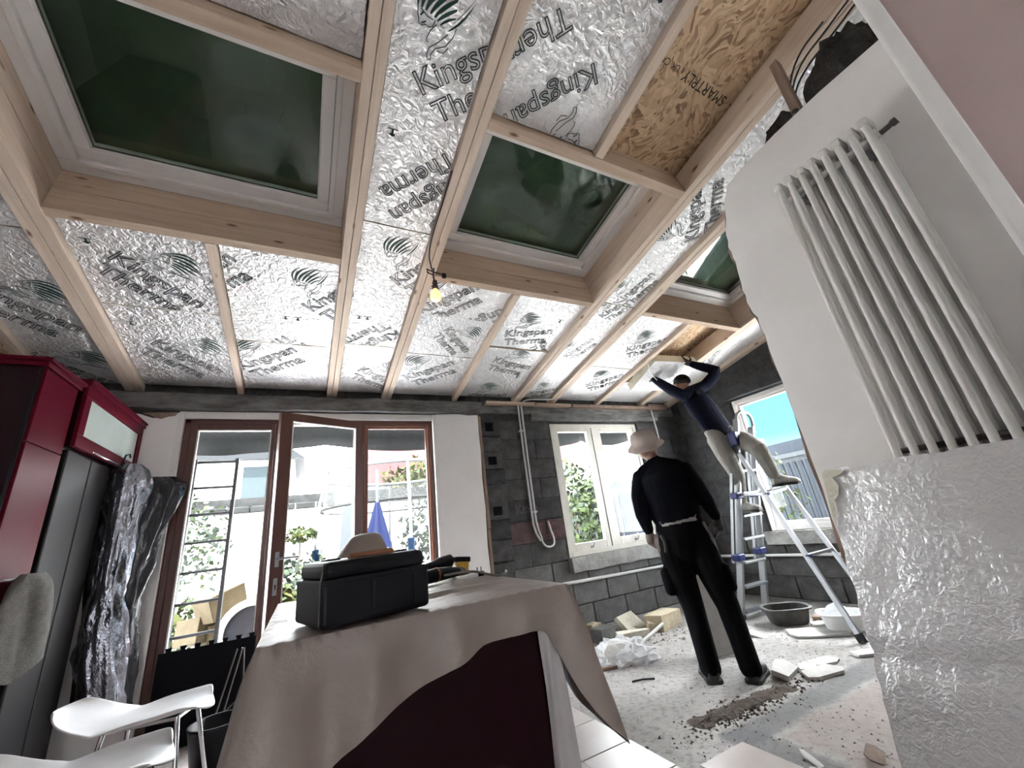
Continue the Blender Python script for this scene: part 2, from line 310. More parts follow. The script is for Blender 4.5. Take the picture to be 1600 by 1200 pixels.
    def grid(s, rows, mi=0, closed=False, smooth=True):
        k = len(rows); n = len(rows[0]); vs = [p for r in rows for p in r]
        fs = [[i*n+j, i*n+(j+1) % n, (i+1)*n+(j+1) % n, (i+1)*n+j] for i in range(k-1) for j in range(n if closed else n-1)]
        s.add(vs, fs, mi, smooth); return s
    def mesh(s, name, mats):
        me = bpy.data.meshes.new(name); me.from_pydata(s.v, [], s.f)
        for m in (mats if isinstance(mats, (list, tuple)) else [mats]): me.materials.append(MATS[m])
        me.polygons.foreach_set('material_index', s.m); me.polygons.foreach_set('use_smooth', s.sm)
        bm = bmesh.new(); bm.from_mesh(me); bmesh.ops.recalc_face_normals(bm, faces=bm.faces[:]); bm.to_mesh(me); bm.free(); me.update(); return me
    def build(s, name, mats, parent=None, M=None):
        return link(name, s.mesh(name, mats), parent, M)
def link(name, me, parent=None, M=None):
    o = bpy.data.objects.new(name, me); COL.objects.link(o)
    if parent: o.parent = parent
    if M is not None: o.matrix_local = M
    return o
def tag(o, label, cat, group=None, kind=None):
    o['label'] = label
    if cat: o['category'] = cat
    if group: o['group'] = group
    if kind: o['kind'] = kind
    return o
def thing(name, label, cat, loc=(0, 0, 0), rot=(0, 0, 0), group=None):
    o = bpy.data.objects.new(name, None); COL.objects.link(o); o.empty_display_size = .1
    o.location = loc; o.rotation_euler = rot
    return tag(o, label, cat, group)
def struct(o, label=None):
    o['kind'] = 'structure'
    if label: o['label'] = label
    return o
def centred(mb, name, mats, parent=None, base=True):
    """build with the object's origin at the middle of the shape's base"""
    xs = [p[0] for p in mb.v]; ys = [p[1] for p in mb.v]; zs = [p[2] for p in mb.v]
    c = Vector(((min(xs)+max(xs))/2, (min(ys)+max(ys))/2, min(zs)))
    mb.v = [tuple(Vector(p)-c) for p in mb.v]
    o = mb.build(name, mats, parent); o.location = c; return o
def smooth_obj(o, lv=1):
    m = o.modifiers.new('sub', 'SUBSURF'); m.levels = lv; m.render_levels = lv; return o
def bevel(o, w=.003, seg=2):
    m = o.modifiers.new('bevel', 'BEVEL'); m.width = w; m.segments = seg; m.limit_method = 'ANGLE'; return o
def fbm(p, s=1., o=3): return noise.fractal(Vector(p)*s, 1., 2., o)
T3 = Matrix.Translation
def RZ(a): return Matrix.Rotation(a, 4, 'Z')
def RX(a): return Matrix.Rotation(a, 4, 'X')
def RY(a): return Matrix.Rotation(a, 4, 'Y')
# ------------------------------------------------------------------ the shell
D = 4.03; ZW = 2.49; SL = math.radians(10.8)
XL, XR = -2.1, 4.8
RM = T3((0, D, ZW)) @ RX(-SL)            # roof frame: x across, y down the slope, z up through the roof
def rp3(u, v, w=0): return RM @ Vector((u, v, w))

mb = MB(); mb.box(XL-.2, XR+.2, -3.7, D+.115, -.2, 0); floor = struct(mb.build('floor', 'floor_concrete'), 'dusty grey concrete floor with worn screed')
# floor tiles left in the kitchen end, each its own piece
tile_me = None
TS = .30
def tile_at(x, y, i):
    global tile_me
    if tile_me is None:
        t = MB(); t.bbox(-TS/2+.003, TS/2-.003, -TS/2+.003, TS/2-.003, 0, .012, .002, seg=1); tile_me = t.mesh('tile', 'tile')
    o = link('tile', tile_me, floor); o.location = (x, y, -.001+random.uniform(0, .0015)); o.rotation_euler = (0, 0, random.uniform(-.006, .006))
for i in range(11):
    for j in range(9):
        x, y = -1.62+TS*i, 1.0+TS*j
        if x < 1.5 and y < 3.7: tile_at(x, y, i*9+j)
for (x, y) in ((1.75, 1.54), (1.75, 1.24),): tile_at(x, y, 0)
mb = MB(); mb.box(-1.77, 1.53, .85, 3.55, .0, .006); gr = mb.build('grout_bed', 'grout', floor)

# back wall core with its openings
DX0, DX1, DZ1 = -.93, 1.16, 2.255
WX0, WX1, WZ0, WZ1 = 2.63, 4.03, .70, 2.23
def pierced_y(mb, x0, x1, z0, z1, y0, y1, holes, mi=0):
    xs = sorted({x0, x1, *[h[0] for h in holes], *[h[1] for h in holes]}); zs = sorted({z0, z1, *[h[2] for h in holes], *[h[3] for h in holes]})
    for a, b in zip(xs, xs[1:]):
        for c, d in zip(zs, zs[1:]):
            if not any(h[0] <= (a+b)/2 <= h[1] and h[2] <= (c+d)/2 <= h[3] for h in holes): mb.box(a, b, y0, y1, c, d, mi)
mb = MB(); pierced_y(mb, XL-.2, XR+.2, 0, 2.75, D+.012, D+.115, [(DX0, DX1, 0, DZ1), (WX0, WX1, WZ0, WZ1)])
wall_back = struct(mb.build('wall_back', 'mortar'), 'bare concrete block back wall with grey mortar joints')
BK = {}
def block_mesh(w, h, dp, m):
    key = (round(w, 2), round(h, 3), m)
    if key not in BK:
        t = MB(); t.bbox(-w/2, w/2, 0, dp, -h/2, h/2, .007, seg=1)
        t.v = [tuple(Vector(p)+Vector((random.uniform(-.004, .004), random.uniform(-.003, .004), random.uniform(-.004, .004)))) for p in t.v]
        BK[key] = t.mesh('block', m)
    return BK[key]
def subtract(x0, x1, cuts):
    segs = [(x0, x1)]
    for c0, c1 in cuts:
        n = []
        for a, b in segs:
            if c1 <= a or c0 >= b: n.append((a, b)); continue
            if c0 > a: n.append((a, c0))
            if c1 < b: n.append((c1, b))
        segs = n
    return [s for s in segs if s[1]-s[0] > .05]
CH = .2255; BL = .45
for c in range(11):
    z0 = c*CH+.002; z1 = z0+CH
    if z0 > 2.2: break
    zc = (z0+z1)/2
    cuts = [(WX0-.01, WX1+.01)] if WZ0-.05 < zc < WZ1 else []
    x = 1.93-(.225 if c % 2 else 0)
    while x < XR:
        for a, b in subtract(max(x, 1.93), min(x+BL, XR), cuts):
            w = b-a-.010
            if w < .05: continue
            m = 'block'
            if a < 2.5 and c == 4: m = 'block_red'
            elif c < 3: m = 'block_lit'  # lower courses paler: reflected light put into the block colour
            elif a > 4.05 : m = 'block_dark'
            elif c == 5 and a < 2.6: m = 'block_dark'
            o = link('block', block_mesh(w, CH-.011, .03, m), wall_back); o.location = ((a+b)/2, D-.006+random.uniform(0, .007), zc)
        x += BL
# broken column of hollow blocks at the end of the old partition
for c, (z, h, hole) in enumerate(((2.18, .20, 1), (1.98, .16, 0), (1.80, .18, 1), (1.62, .14, 0), (1.45, .18, 0), (1.27, .17, 1), (1.08, .18, 0), (.88, .2, 0), (.66, .2, 0), (.44, .2, 1), (.2, .2, 0))):
    t = MB()
    if hole:
        y0, y1 = -.03, .012; hw, hh = .052, h*.26
        pierced_y(t, -.115, .115, -h/2, h/2, y0, y1, [(-hw-.01, hw-.01, -hh, hh)])
        t.box(-hw-.01, hw-.01, .008, .0115, -hh, hh, 1)  # black backing: the shade of the hole put into colour
    else:
        bm = bmesh.new(); bmesh.ops.create_cube(bm, size=1); bmesh.ops.subdivide_edges(bm, edges=bm.edges[:], cuts=3, use_grid_fill=True)
        for v in bm.verts:
            v.co = Vector((v.co.x*.23, v.co.y*.042-.008, v.co.z*h*.98)); q = fbm(v.co+Vector((c*3.1, 0, 0)), 14); v.co.y -= .018*max(q, -.3); v.co.z += .012*fbm(v.co+Vector((0, c*7, 0)), 9)
        t.bm(bm); bm.free()
    o = t.build('hollow_block', ['block' if c % 3 else 'block_dark', 'matt_black'], wall_back); o.location = (1.815, D, z)

# plaster that is still on the wall: left return and pier between door and partition
mb = MB(); pts = [(XL, 0), (-.965, 0), (-.965, 2.30), (-1.05, 2.255), (-1.13, 2.25), (-1.22, 2.285), (-1.35, 2.295), (XL, 2.30)]
mb.prism([(p[0], p[1]) for p in pts], 0, .03, M=T3((0, D+.0, 0)) @ RX(PI/2)); struct(mb.build('plaster_skin', 'plaster', wall_back))
mb = MB(); pts = [(1.20, 0), (1.64, 0), (1.645, .55), (1.66, .72), (1.652, .95), (1.668, 1.3), (1.66, 1.62), (1.672, 1.9), (1.668, 2.10), (1.675, 2.315), (1.55, 2.31), (1.45, 2.322), (1.20, 2.315)]
mb.prism(pts, 0, .032, M=T3((0, D, 0)) @ RX(PI/2)); mb.build('plaster_skin', 'plaster', wall_back)
mb = MB(); mb.bbox(1.668, 1.70, D-.034, D+.01, .0, 1.10, .004); mb.bbox(1.674, 1.706, D-.036, D+.01, 1.105, 2.30, .004); mb.build('timber_stop', 'old_timber', wall_back)
mb = MB(); mb.box(DX0-.04, DX0, D-.03, D+.11, 0, 2.30); mb.box(DX1, DX1+.045, D-.03, D+.11, 0, 2.31); mb.box(DX0-.04, DX1+.045, D-.01, D+.11, DZ1, DZ1+.06); mb.build('door_reveal', 'white_paint', wall_back)

mb = MB(); mb.prism([(-1.20, 2.292), (-.975, 2.30), (-.99, 2.27), (-1.04, 2.262), (-1.075, 2.243), (-1.12, 2.255), (-1.15, 2.275)], 0, .034, M=T3((0, D, 0)) @ RX(PI/2)); mb.build('torn_patch', 'old_timber', wall_back)
# lintels above the openings
def rough_beam(name, x0, x1, z0, z1, y0, y1, m, parent, seed):
    n = max(4, int((x1-x0)/.07)); rows = []
    sec = [(y1, z0), (y0, z0), (y0, (z0+z1)/2), (y0, z1), (y1, z1)]
    for i in range(n+1):
        x = x0+(x1-x0)*i/n; r = []
        for k, (y, z) in enumerate(sec):
            q = fbm((x*2.2+seed, z*6, k*.7), 2.2); r.append((x, y+(.014*q if y == y0 else 0), z+(.010*fbm((x*3+seed, k*2., 3.), 2.) if y == y0 else 0)))
        rows.append(r)
    t = MB(); t.grid(rows, smooth=False); t.add([rows[0][k] for k in range(5)], [[0, 1, 2, 3, 4]]); t.add([rows[-1][k] for k in range(5)], [[4, 3, 2, 1, 0]])
    return t.build(name, m, parent)
rough_beam('concrete_lintel', -1.60, 1.72, 2.325, 2.455, D-.075, D+.1, 'lintel', wall_back, 1.)
rough_beam('concrete_lintel', 2.36, 4.42, 2.262, 2.345, D-.055, D+.1, 'lintel', wall_back, 7.)
rough_beam('concrete_lintel', 1.72, XR, 2.345, 2.43, D-.012, D+.1, 'lintel', wall_back, 13.)
mb = MB(); mb.box(1.78, 2.42, D-.075, D, 2.440, 2.472, M=None, jit=.003); mb.box(2.43, 2.95, D-.07, D, 2.436, 2.47, jit=.003); mb.build('wall_plate', 'pine_x', wall_back)
mb = MB(); mb.box(2.96, 4.62, D-.085, D, 2.425, 2.462, jit=.003); mb.box(4.30, 4.68, D-.05, D, 2.462, 2.51, jit=.003); mb.build('wall_plate', 'old_timber', wall_back)
rough_beam('window_sill', WX0-.03, WX1+.14, .555, .70, D-.075, D+.05, 'rough_render', wall_back, 21.)
# writing on the blocks
def text_mesh(name, body, size, m, bevel_d=0., fill=True, extrude=.0003):
    cu = bpy.data.curves.new(name, 'FONT'); cu.body = body; cu.size = size; cu.extrude = extrude; cu.resolution_u = 3
    if not fill: cu.fill_mode = 'NONE'; cu.bevel_depth = bevel_d; cu.bevel_resolution = 0; cu.extrude = 0
    ob = bpy.data.objects.new(name, cu); COL.objects.link(ob); bpy.context.view_layer.update()
    dg = bpy.context.evaluated_depsgraph_get(); me = bpy.data.meshes.new_from_object(ob.evaluated_get(dg))
    bpy.data.objects.remove(ob); bpy.data.curves.remove(cu); me.materials.clear(); me.materials.append(MATS[m]); me.name = name
    return me
for body, x, z, s, m in (('Kitch', 2.02, 1.215, .13, 'chalk'), ('T7', 2.20, 1.0, .13, 'chalk_red'), ('en', 2.40, 1.035, .10, 'chalk_red'), ('cMA', 2.36, .925, .10, 'chalk_red')):
    me = text_mesh('chalk_writing', body, s, m, .0022, False); o = link('chalk_writing', me, wall_back); o.location = (x, D-.010, z); o.rotation_euler = (PI/2, -.04, 0)

# right wall of the extension with its window
RWY0, RWY1, RWZ0, RWZ1 = 1.75, 3.10, .70, 2.26
mb = MB(); t = MB(); pierced_y(t, -.75, D, 0, 3.9, 0, .22, [(RWY0, RWY1, RWZ0, RWZ1)])
mb.add([(XR+.012+p[1], p[0], p[2]) for p in t.v], t.f)
wall_right = struct(mb.build('wall_right', 'mortar'), 'dark bare block right wall')
for c in range(14):
    z0 = c*CH+.002; zc = z0+CH/2
    if z0 > 2.45: break
    y = 1.2-(.225 if c % 2 else 0)
    while y < D:
        cuts = [(RWY0-.01, RWY1+.01)] if RWZ0-.05 < zc < RWZ1+.06 else []
        for a, b in subtract(max(y, 1.2), min(y+BL, D), cuts):
            if b-a < .07: continue
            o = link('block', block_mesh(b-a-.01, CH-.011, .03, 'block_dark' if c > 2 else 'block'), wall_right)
            o.location = (XR-.006+random.uniform(0, .007), (a+b)/2, zc); o.rotation_euler = (0, 0, -PI/2)
        y += BL
t = MB(); t.box(XR-.05, XR, 1.4, 3.5, RWZ1+.02, RWZ1+.17, jit=.006); t.build('concrete_lintel', 'block_dark', wall_right)
t = rough_beam('window_sill', RWY0-.05, RWY1+.06, RWZ0-.14, RWZ0-.005, -.06, .05, 'rough_render', wall_right, 31.)
t.matrix_local = T3((XR, 0, 0)) @ Matrix(((0, 1, 0, 0), (1, 0, 0, 0), (0, 0, 1, 0), (0, 0, 0, 1)))
# shell pieces the photo only reads by their light
mb = MB(); mb.box(XL-.15, XL, -3.6, D, 0, 3.9); struct(mb.build('wall_left', 'plaster'), 'pale plaster wall behind the kitchen units')
mb = MB(); pierced_y(mb, XL, 2.0, 0, 2.7, -3.75, -3.6, [(-.5, .2, 1.1, 1.8)]); struct(mb.build('wall_behind', 'plaster'), 'unseen house wall behind the viewer with an added fill light opening')  # opening added behind the viewer, sized for its fill light
mb = MB(); mb.box(XL, 2.0, -3.6, -.62, 2.62, 2.72); mb.box(XL, 2.0, -.70, -.655, 2.62, 3.9); struct(mb.build('ceiling_house', 'plaster'), 'flat ceiling of the house behind')
mb = MB(); mb.box(2.0, XR+.1, -.78, -.655, 0, 3.9); struct(mb.build('wall_front', 'plaster'), 'plain wall closing the extension')

# radiator wall: plaster on a rough broken core
random.seed(3)
far = [(.955, 0), (.958, .30), (.945, .55), (.952, .85), (.945, 1.2), (.952, 1.55), (.948, 1.78), (.955, 1.88), (.975, 1.98), (.968, 2.08), (.955, 2.20), (.963, 2.30), (.945, 2.40), (.915, 2.52), (.865, 2.615), (.80, 2.635)]
def jag(pl, a, n):
    out = []
    for (p, q) in zip(pl, pl[1:]):
        for k in range(n): 
            f = k/n; out.append((p[0]+(q[0]-p[0])*f+random.uniform(-a, a), p[1]+(q[1]-p[1])*f))
    return out+[pl[-1]]
YZ = Matrix(((0, 0, 1, 0), (1, 0, 0, 0), (0, 1, 0, 0), (0, 0, 0, 1)))   # prism xy -> world yz, z -> x
top = [(.80, 2.638), (.6, 2.662), (.4, 2.672), (.1, 2.665), (-1.2, 2.665), (-1.2, 0)]
mb = MB(); mb.prism(jag(far, .005, 3)+top[1:], 0, .022, M=T3((1.88, 0, 0)) @ YZ)
rw = MB(); rw.prism([(p[0]+.016+random.uniform(-.008, .008), p[1]) for p in jag(far, .006, 2)]+[(.62, 2.60), (-1.2, 2.60), (-1.2, 0)], .022, .13, M=T3((1.88, 0, 0)) @ YZ)
wall_rad = struct(rw.build('wall_partition', 'old_timber'), 'cut end of the old partition wall, brown broken core')
mb.build('plaster_face', 'plaster_old', wall_rad)
mb = MB(); mb.box(1.88, 2.01, -3.6, -1.2, 0, 2.62); mb.build('plaster_face', 'plaster', wall_rad)
# wall pier beside the viewer with a rounded corner bead
mb = MB(); mb.box(1.50, 1.88, -1.2, .105, 0, 3.35); pier = struct(mb.build('wall_pier', 'warm_lit_plaster'), 'plastered wall pier close on the right, warm light in its colour')
mb = MB(); r = .022; prof = [(1.88, .150), (1.88, .105), (1.497, .105), (1.494, .108), (1.494, .128)]+[(1.50+r-.006-r*math.cos(a), .128+r*math.sin(a)) for a in [i*PI/2/6 for i in range(7)]]
mb.prism(prof, 0, 3.35); mb.build('corner_bead', 'white_paint', pier)

# ------------------------------------------------------------------ roof: deck, rafters, trimmers
deck = struct(bpy.data.objects.new('ceiling', None), 'underside of the roof: strand board deck'); COL.objects.link(deck)
def osb_sheet(u0, u1, v0, v1): 
    t = MB(); t.box(u0, u1, v0, v1, .20, .218); return t.build('strand_board', 'osb', deck, RM)
OY0, OY1 = -2.79, -1.76                   # skylight openings up the slope
for a, b in ((-2.3, -.9), (-.9, .5), (.5, 1.9), (1.9, 3.3), (3.3, 5.0)):
    osb_sheet(a, b-.001, OY1+.056, .25); osb_sheet(a, b-.001, -4.75, OY0-.058)
for a, b in ((-2.3, -1.25), (.15, .72), (2.16, 2.73), (4.18, 5.0)): osb_sheet(a, b, OY0-.058, OY1+.058)

t = MB()
for a, b in ((-2.3, .15), (.15, 2.2), (2.2, 5.0)):
    t.box(a, b, OY1+.056, .25, .219, .228); t.box(a, b, -4.8, OY0-.058, .219, .228)
for a, b in ((-2.3, -1.28), (.178, .688), (2.195, 2.695), (4.195, 5.0)): t.box(a, b, OY0-.058, OY1+.056, .219, .228)
struct(t.build('ceiling_sun_block', 'matt_black', None, RM), 'unseen black layer added above the deck to block sun')  # unseen layer added to stop sun leaking through the deck seams
def rafter(label, parts, v0, v1, h=.17, grp='sloping roof rafters'):
    root = thing('roof_rafter', label, 'rafter', group=grp); root.matrix_world = RM @ T3(((parts[0][0]+parts[-1][1])/2, v1, 0))
    uc = (parts[0][0]+parts[-1][1])/2
    for i, (a, b) in enumerate(parts):
        t = MB(); dz = random.uniform(0, .004); t.box(a-uc, b-uc, v0-v1, 0, dz, h+dz if h < .19 else h); o = bevel(t.build('timber', 'pine_y', root), .002, 1)
    return root
rafter('pale pine rafter at the far left above the red cabinets', [(-1.81, -1.76)], -4.7, .03)
rafter('double pine rafter left of the large left skylight', [(-1.35, -1.292), (-1.288, -1.23)], -4.7, .03)
rafter('short thin pine rafter below the left skylight, ending over the brown glazed doors', [(-.59, -.542)], OY1+.06, .03)
rafter('double pine rafter right of the large left skylight', [(.128, .174), (.177, .222)], -4.7, .03)
rafter('double pine rafter carrying the hanging light bulb', [(.640, .686), (.689, .738)], -4.7, .03)
rafter('short thin pine rafter below the middle skylight', [(1.400, 1.455)], OY1+.06, .03)
rafter('long double pine rafter right of the middle skylight', [(2.145, 2.193), (2.196, 2.245)], -4.7, .03)
rafter('double pine rafter left of the far right skylight', [(2.640, 2.690), (2.693, 2.745)], -4.7, .03)
rafter('thin pine rafter left of the board being fitted', [(3.390, 3.450)], OY1+.06, .03)
rafter('double pine rafter right of the far right skylight, above the ladder', [(4.145, 4.195), (4.198, 4.245)], -4.7, .03)
rafter('short pine rafter between the printed foil board and the bare strand board', [(1.395, 1.45)], -4.7, OY0-.06)
rafter('pine rafter fixed along the dark right wall', [(4.70, 4.79)], -3.5, .03)

def trimmer(label, u0, u1, v0, v1, two=True):
    root = thing('trimmer_beam', label, 'beam', group='trimmers around the skylights'); root.matrix_world = RM @ T3(((u0+u1)/2, (v0+v1)/2, 0))
    h = (u1-u0)/2; q = (v1-v0)/2
    t = MB(); t.box(-h, h, -q, q, 0, .155); bevel(t.build('timber', 'pine_x', root), .002, 1)
    if two: t = MB(); t.box(-h, h, -q, q, .158, .305); bevel(t.build('timber', 'pine_x', root), .002, 1)
    return root
SK = (('left', -1.229, .127), ('middle', .739, 2.144), ('far right', 2.746, 4.144))
for nm, a, b in SK:
    trimmer('pine trimmer along the lower edge of the %s skylight' % nm, a, b, OY1, OY1+.055)
    trimmer('pine trimmer along the upper edge of the %s skylight' % nm, a, b, OY0-.058, OY0)
    # upstand boards on the rafters beside the opening
    for s, (x0, x1), sd in ((0, (a-.05, a+.001), 'left'), (1, (b-.001, b+.05), 'right')):
        t = MB(); t.box(-(x1-x0)/2, (x1-x0)/2, OY0, OY1, 0, .13); o = t.build('upstand_board', 'pine_y'); o.matrix_world = RM @ T3(((x0+x1)/2, 0, .175)); tag(o, 'pine upstand board on the %s side of the %s skylight' % (sd, nm), 'board', 'skylight upstands')

for nm, a, b in SK:
    root = thing('roof_window', {'left': 'large left skylight with white frame and dark covered glass', 'middle': 'middle skylight with white frame beside the hanging bulb', 'far right': 'far right skylight partly hidden behind the radiator wall'}[nm], 'skylight', group='skylights')
    root.matrix_world = RM @ T3(((a+b)/2, (OY0+OY1)/2, .30)); hx = (b-a)/2; hy = (OY1-OY0)/2
    def ring(mb, x0, y0, wd, z0, z1, mi=0):
        mb.box(-x0, x0, -y0, -y0+wd, z0, z1, mi); mb.box(-x0, x0, y0-wd, y0, z0, z1, mi); mb.box(-x0, -x0+wd, -y0+wd, y0-wd, z0, z1, mi); mb.box(x0-wd, x0, -y0+wd, y0-wd, z0, z1, mi)
    t = MB(); ring(t, hx-.002, hy-.002, .075, 0, .09); ring(t, hx-.06, hy-.06, .03, -.012, .09); bevel(t.build('frame', 'pvc_white', root), .004)
    t = MB(); ring(t, hx-.092, hy-.092, .060, .012, .085); ring(t, hx-.135, hy-.135, .022, .022, .08); bevel(t.build('sash', 'pvc_white', root), .004)
    t = MB(); ring(t, hx-.150, hy-.150, .010, .034, .044); t.build('seal', 'pvc_seal', root)
    t = MB(); t.box(-hx+.15, hx-.15, -hy+.15, hy-.15, .046, .052); t.build('glass_pane', 'roof_glass', root)
    # sheet thrown over the skylight outside
    n = 14; rows = [[(-hx-.12+(2*hx+.24)*i/n, -hy-.12+(2*hy+.24)*j/n, -.07 if i in (0, n) or j in (0, n) else .10+.03*max(0, fbm((i*.5+a*9, j*.6, 0), 1.))) for i in range(n+1)] for j in range(n+1)]
    t = MB(); t.grid(rows); o = t.build('cover_sheet', 'tarp'); m = o.modifiers.new('solid', 'SOLIDIFY'); m.thickness = .004; o.matrix_world = root.matrix_world.copy(); tag(o, 'dark green sheet lying over the %s skylight' % nm, 'sheet', 'skylight covers')

# ------------------------------------------------------------------ insulation boards with their print
LET = {}
def lion_mesh():
    """leaping lion: swept mane of pointed locks, outlined head and forelegs"""
    t = MB()
    def lock(p0, p1, p2, w):
        n = 9; L = []; R = []
        for i in range(n+1):
            f = i/n; a = Vector(p0)*(1-f)**2+Vector(p1)*2*f*(1-f)+Vector(p2)*f*f; d = ((Vector(p1)-Vector(p0))*(1-f)+(Vector(p2)-Vector(p1))*f).normalized(); nn = Vector((-d.y, d.x)); ww = w*math.sin(PI*min(1, f*.86+.14))*.5*(1 if f < 1 else 0)+.001
            L.append((*(a+nn*ww), 0)); R.append((*(a-nn*ww), 0))
        t.grid([L, R], 0, smooth=False)
    for p in (((.13, .72), (.30, .98), (.62, .92), .05), ((.17, .66), (.38, .90), (.78, .80), .07), ((.22, .60), (.42, .78), (.90, .66), .075), ((.27, .53), (.50, .66), (1.0, .62), .07), ((.31, .46), (.55, .55), (.94, .50), .065), ((.33, .40), (.55, .44), (.84, .38), .055), ((.35, .33), (.52, .36), (.72, .28), .04), ((.45, .20), (.75, .20), (1.05, .36), .035), ((.55, .26), (.8, .30), (1.1, .42), .012)):
        lock((*p[0],), (*p[1],), (*p[2],), p[3])
    def line(pts, r=.008): t.tube([(*p, 0) for p in pts], r, 4, 0, smooth=False)
    line([(.13, .72), (.07, .62), (.05, .55), (.02, .50), (.05, .45), (.12, .43), (.15, .38), (.22, .36), (.30, .42)]); line([(.10, .58), (.17, .60)], .014); line([(.06, .48), (.15, .47)], .010); line([(.15, .66), (.20, .52), (.27, .44)])
    line([(.30, .36), (.16, .33), (.06, .27), (.02, .22), (.06, .17), (.16, .22), (.30, .25), (.45, .30)]); line([(.42, .16), (.20, .12), (.02, .12), (-.06, .06), (-.10, -.02), (-.05, -.06), (.0, .02), (.12, .06), (.30, .02), (.48, .08), (.60, .18)]); line([(.12, .02), (.22, -.06), (.34, -.02)])
    return t.mesh('printed_emblem', 'print_green')
def stamp(board, bc, u, v, ang, s=1., lion=True, therma=True, kings=True, w=.045, half=(1, 1)):
    """lines of print on a board: u,v = start of the word's baseline in roof frame, ang = reading angle seen from below"""
    if not LET:
        LET['K'] = text_mesh('printed_lettering', 'Kingspan', .125, 'print_black', .0024, False); LET['T'] = text_mesh('printed_lettering', 'Therma', .125, 'print_black', .0024, False); LET['L'] = lion_mesh()
        LET['kw'] = max(p.co.x for p in LET['K'].vertices)
    ca, sa = math.cos(ang), math.sin(ang)
    k = .52*s/LET['kw']
    def put(key, tx, ty, sc, name):
        # text x -> (ca, -sa) in (u,v); text y -> (-sa, -ca)
        M = Matrix(((ca*sc, -sa*sc, 0, u+ca*tx-sa*ty-bc[0]), (-sa*sc, -ca*sc, 0, v-sa*tx-ca*ty-bc[1]), (0, 0, -sc, w-.0012-bc[2]), (0, 0, 0, 1)))
        bm = bmesh.new(); bm.from_mesh(LET[key]); bm.transform(M)
        for ax, sg in ((0, 1), (0, -1), (1, 1), (1, -1)):          # print stops at the board's edges
            nv = Vector((0, 0, 0)); nv[ax] = sg; pc = nv*(half[ax]-.004)
            bmesh.ops.bisect_plane(bm, geom=bm.verts[:]+bm.edges[:]+bm.faces[:], plane_co=pc, plane_no=nv, clear_outer=True)
        if len(bm.faces) > 3:
            me = bpy.data.meshes.new(name); bm.to_mesh(me); me.materials.append(LET[key].materials[0]); link(name, me, board)
        bm.free()
    if kings: put('K', 0, 0, k, 'printed_lettering')
    if therma: put('T', .02*s, -.145*s, k, 'printed_lettering')
    if lion: put('L', .12*s, .125*s, .24*s, 'printed_emblem')
def board(label, u0, u1, v0, v1, stamps=(), w=.045, th=.10, tilt=None, marks=()):
    uc, vc = (u0+u1)/2, (v0+v1)/2; hx, hy = (u1-u0)/2, (v1-v0)/2
    t = MB(); n = max(2, int(2*hx/.07)); q = max(2, int(2*hy/.07))
    def edge(i, j, k): return .004*fbm((i*.9+uc*7, j*.9+vc*5, k), 1.3)
    rows = [[(-hx+2*hx*i/n+(edge(i, j, 1) if i in (0, n) else 0), -hy+2*hy*j/q+(edge(i, j, 2) if j in (0, q) else 0), .0025*fbm((i*.35+uc, j*.35+vc, 5), 1.)) for i in range(n+1)] for j in range(q+1)]
    t.grid(rows, 0)
    bd = [rows[0][i] for i in range(n+1)]+[rows[j][n] for j in range(1, q+1)]+[rows[q][i] for i in range(n-1, -1, -1)]+[rows[j][0] for j in range(q-1, 0, -1)]
    tp = [(p[0], p[1], th) for p in bd]; m = len(bd)
    t.add(bd+tp, [[i, (i+1) % m, m+(i+1) % m, m+i] for i in range(m)], 1); t.add(tp, [list(range(m))], 0)
    o = t.build('insulation_board', ['foil', 'foam']); o.matrix_world = RM @ T3((uc, vc, w)) @ (tilt or Matrix())
    tag(o, label, 'board', 'foil insulation boards between the rafters')
    for s in stamps: stamp(o, (uc, vc, w), s[0], s[1], math.radians(s[2]), *(s[3:]), w=w, half=(hx, hy))
    for (u, v) in marks:
        g = MB(); g.box(-.025, .025, -.004, .0, -.002, -.001); g.box(-.005, .005, 0, .035, -.002, -.001); g.box(-.013, .013, .02, .03, -.002, -.001); g.build('printed_mark', 'print_green', o, T3((u-uc, v-vc, 0)))
    return o
G = .006
board('dim foil board over the red cabinets, farther half', -1.755, -1.358, -1.55, -.03, [(-1.80, -1.05, -45), (-1.80, -.35, -45)])
board('dim foil board over the red cabinets, nearer half', -1.755, -1.358, -3.4, -1.56, [(-1.80, -1.95, 135), (-1.6, -2.9, 135)])
board('creased dark foil board beside the left end of the left skylight trimmer', -1.224, -.596, OY1+.062, -1.02, [(-1.089, -1.432, -45)], marks=[(-1.14, -1.55)])
board('lower dark foil board above the white wall left of the doors', -1.224, -.596, -1.012, -.03, [(-1.075, -.613, -45)], marks=[(-1.12, -.85)])
board('bright foil board under the right end of the left skylight trimmer', -.534, .124, OY1+.062, -.745, [(-.82, -1.19, 45), (-.03, -1.16, 48), (-.08, -.78, -135, 1., False)], marks=[(-.2, -1.08), (-.12, -1.08)])
board('short dim foil board above the brown glazed doors', -.534, .124, -.737, -.03, [(-.531, -.329, 38)])
board('foil board strip with large lion print between the two near skylights', .228, .634, -4.5, -2.056, [(.396, -2.811, 42), (.72, -2.52, -135)], marks=[(.30, -2.62)])
board('foil board strip just left of the hanging bulb', .228, .634, -2.048, -.822, [(.52, -1.56, 52), (.60, -1.06, -135, 1., False)], marks=[(.36, -1.18), (.30, -1.18)])
board('short foil board strip above the white wall pier end', .228, .634, -.814, -.03, [(.36, -.42, -30, .9), ])
board('bright foil board just right of the hanging bulb', .744, 1.394, OY1+.062, -1.31, [(1.416, -1.537, -135, 1., True, False), (.75, -1.30, 45)], w=.035)
board('grey foil board below the bright one, right of the bulb', .744, 1.394, -1.30, -.76, [(.98, -1.13, -45, .8), ])
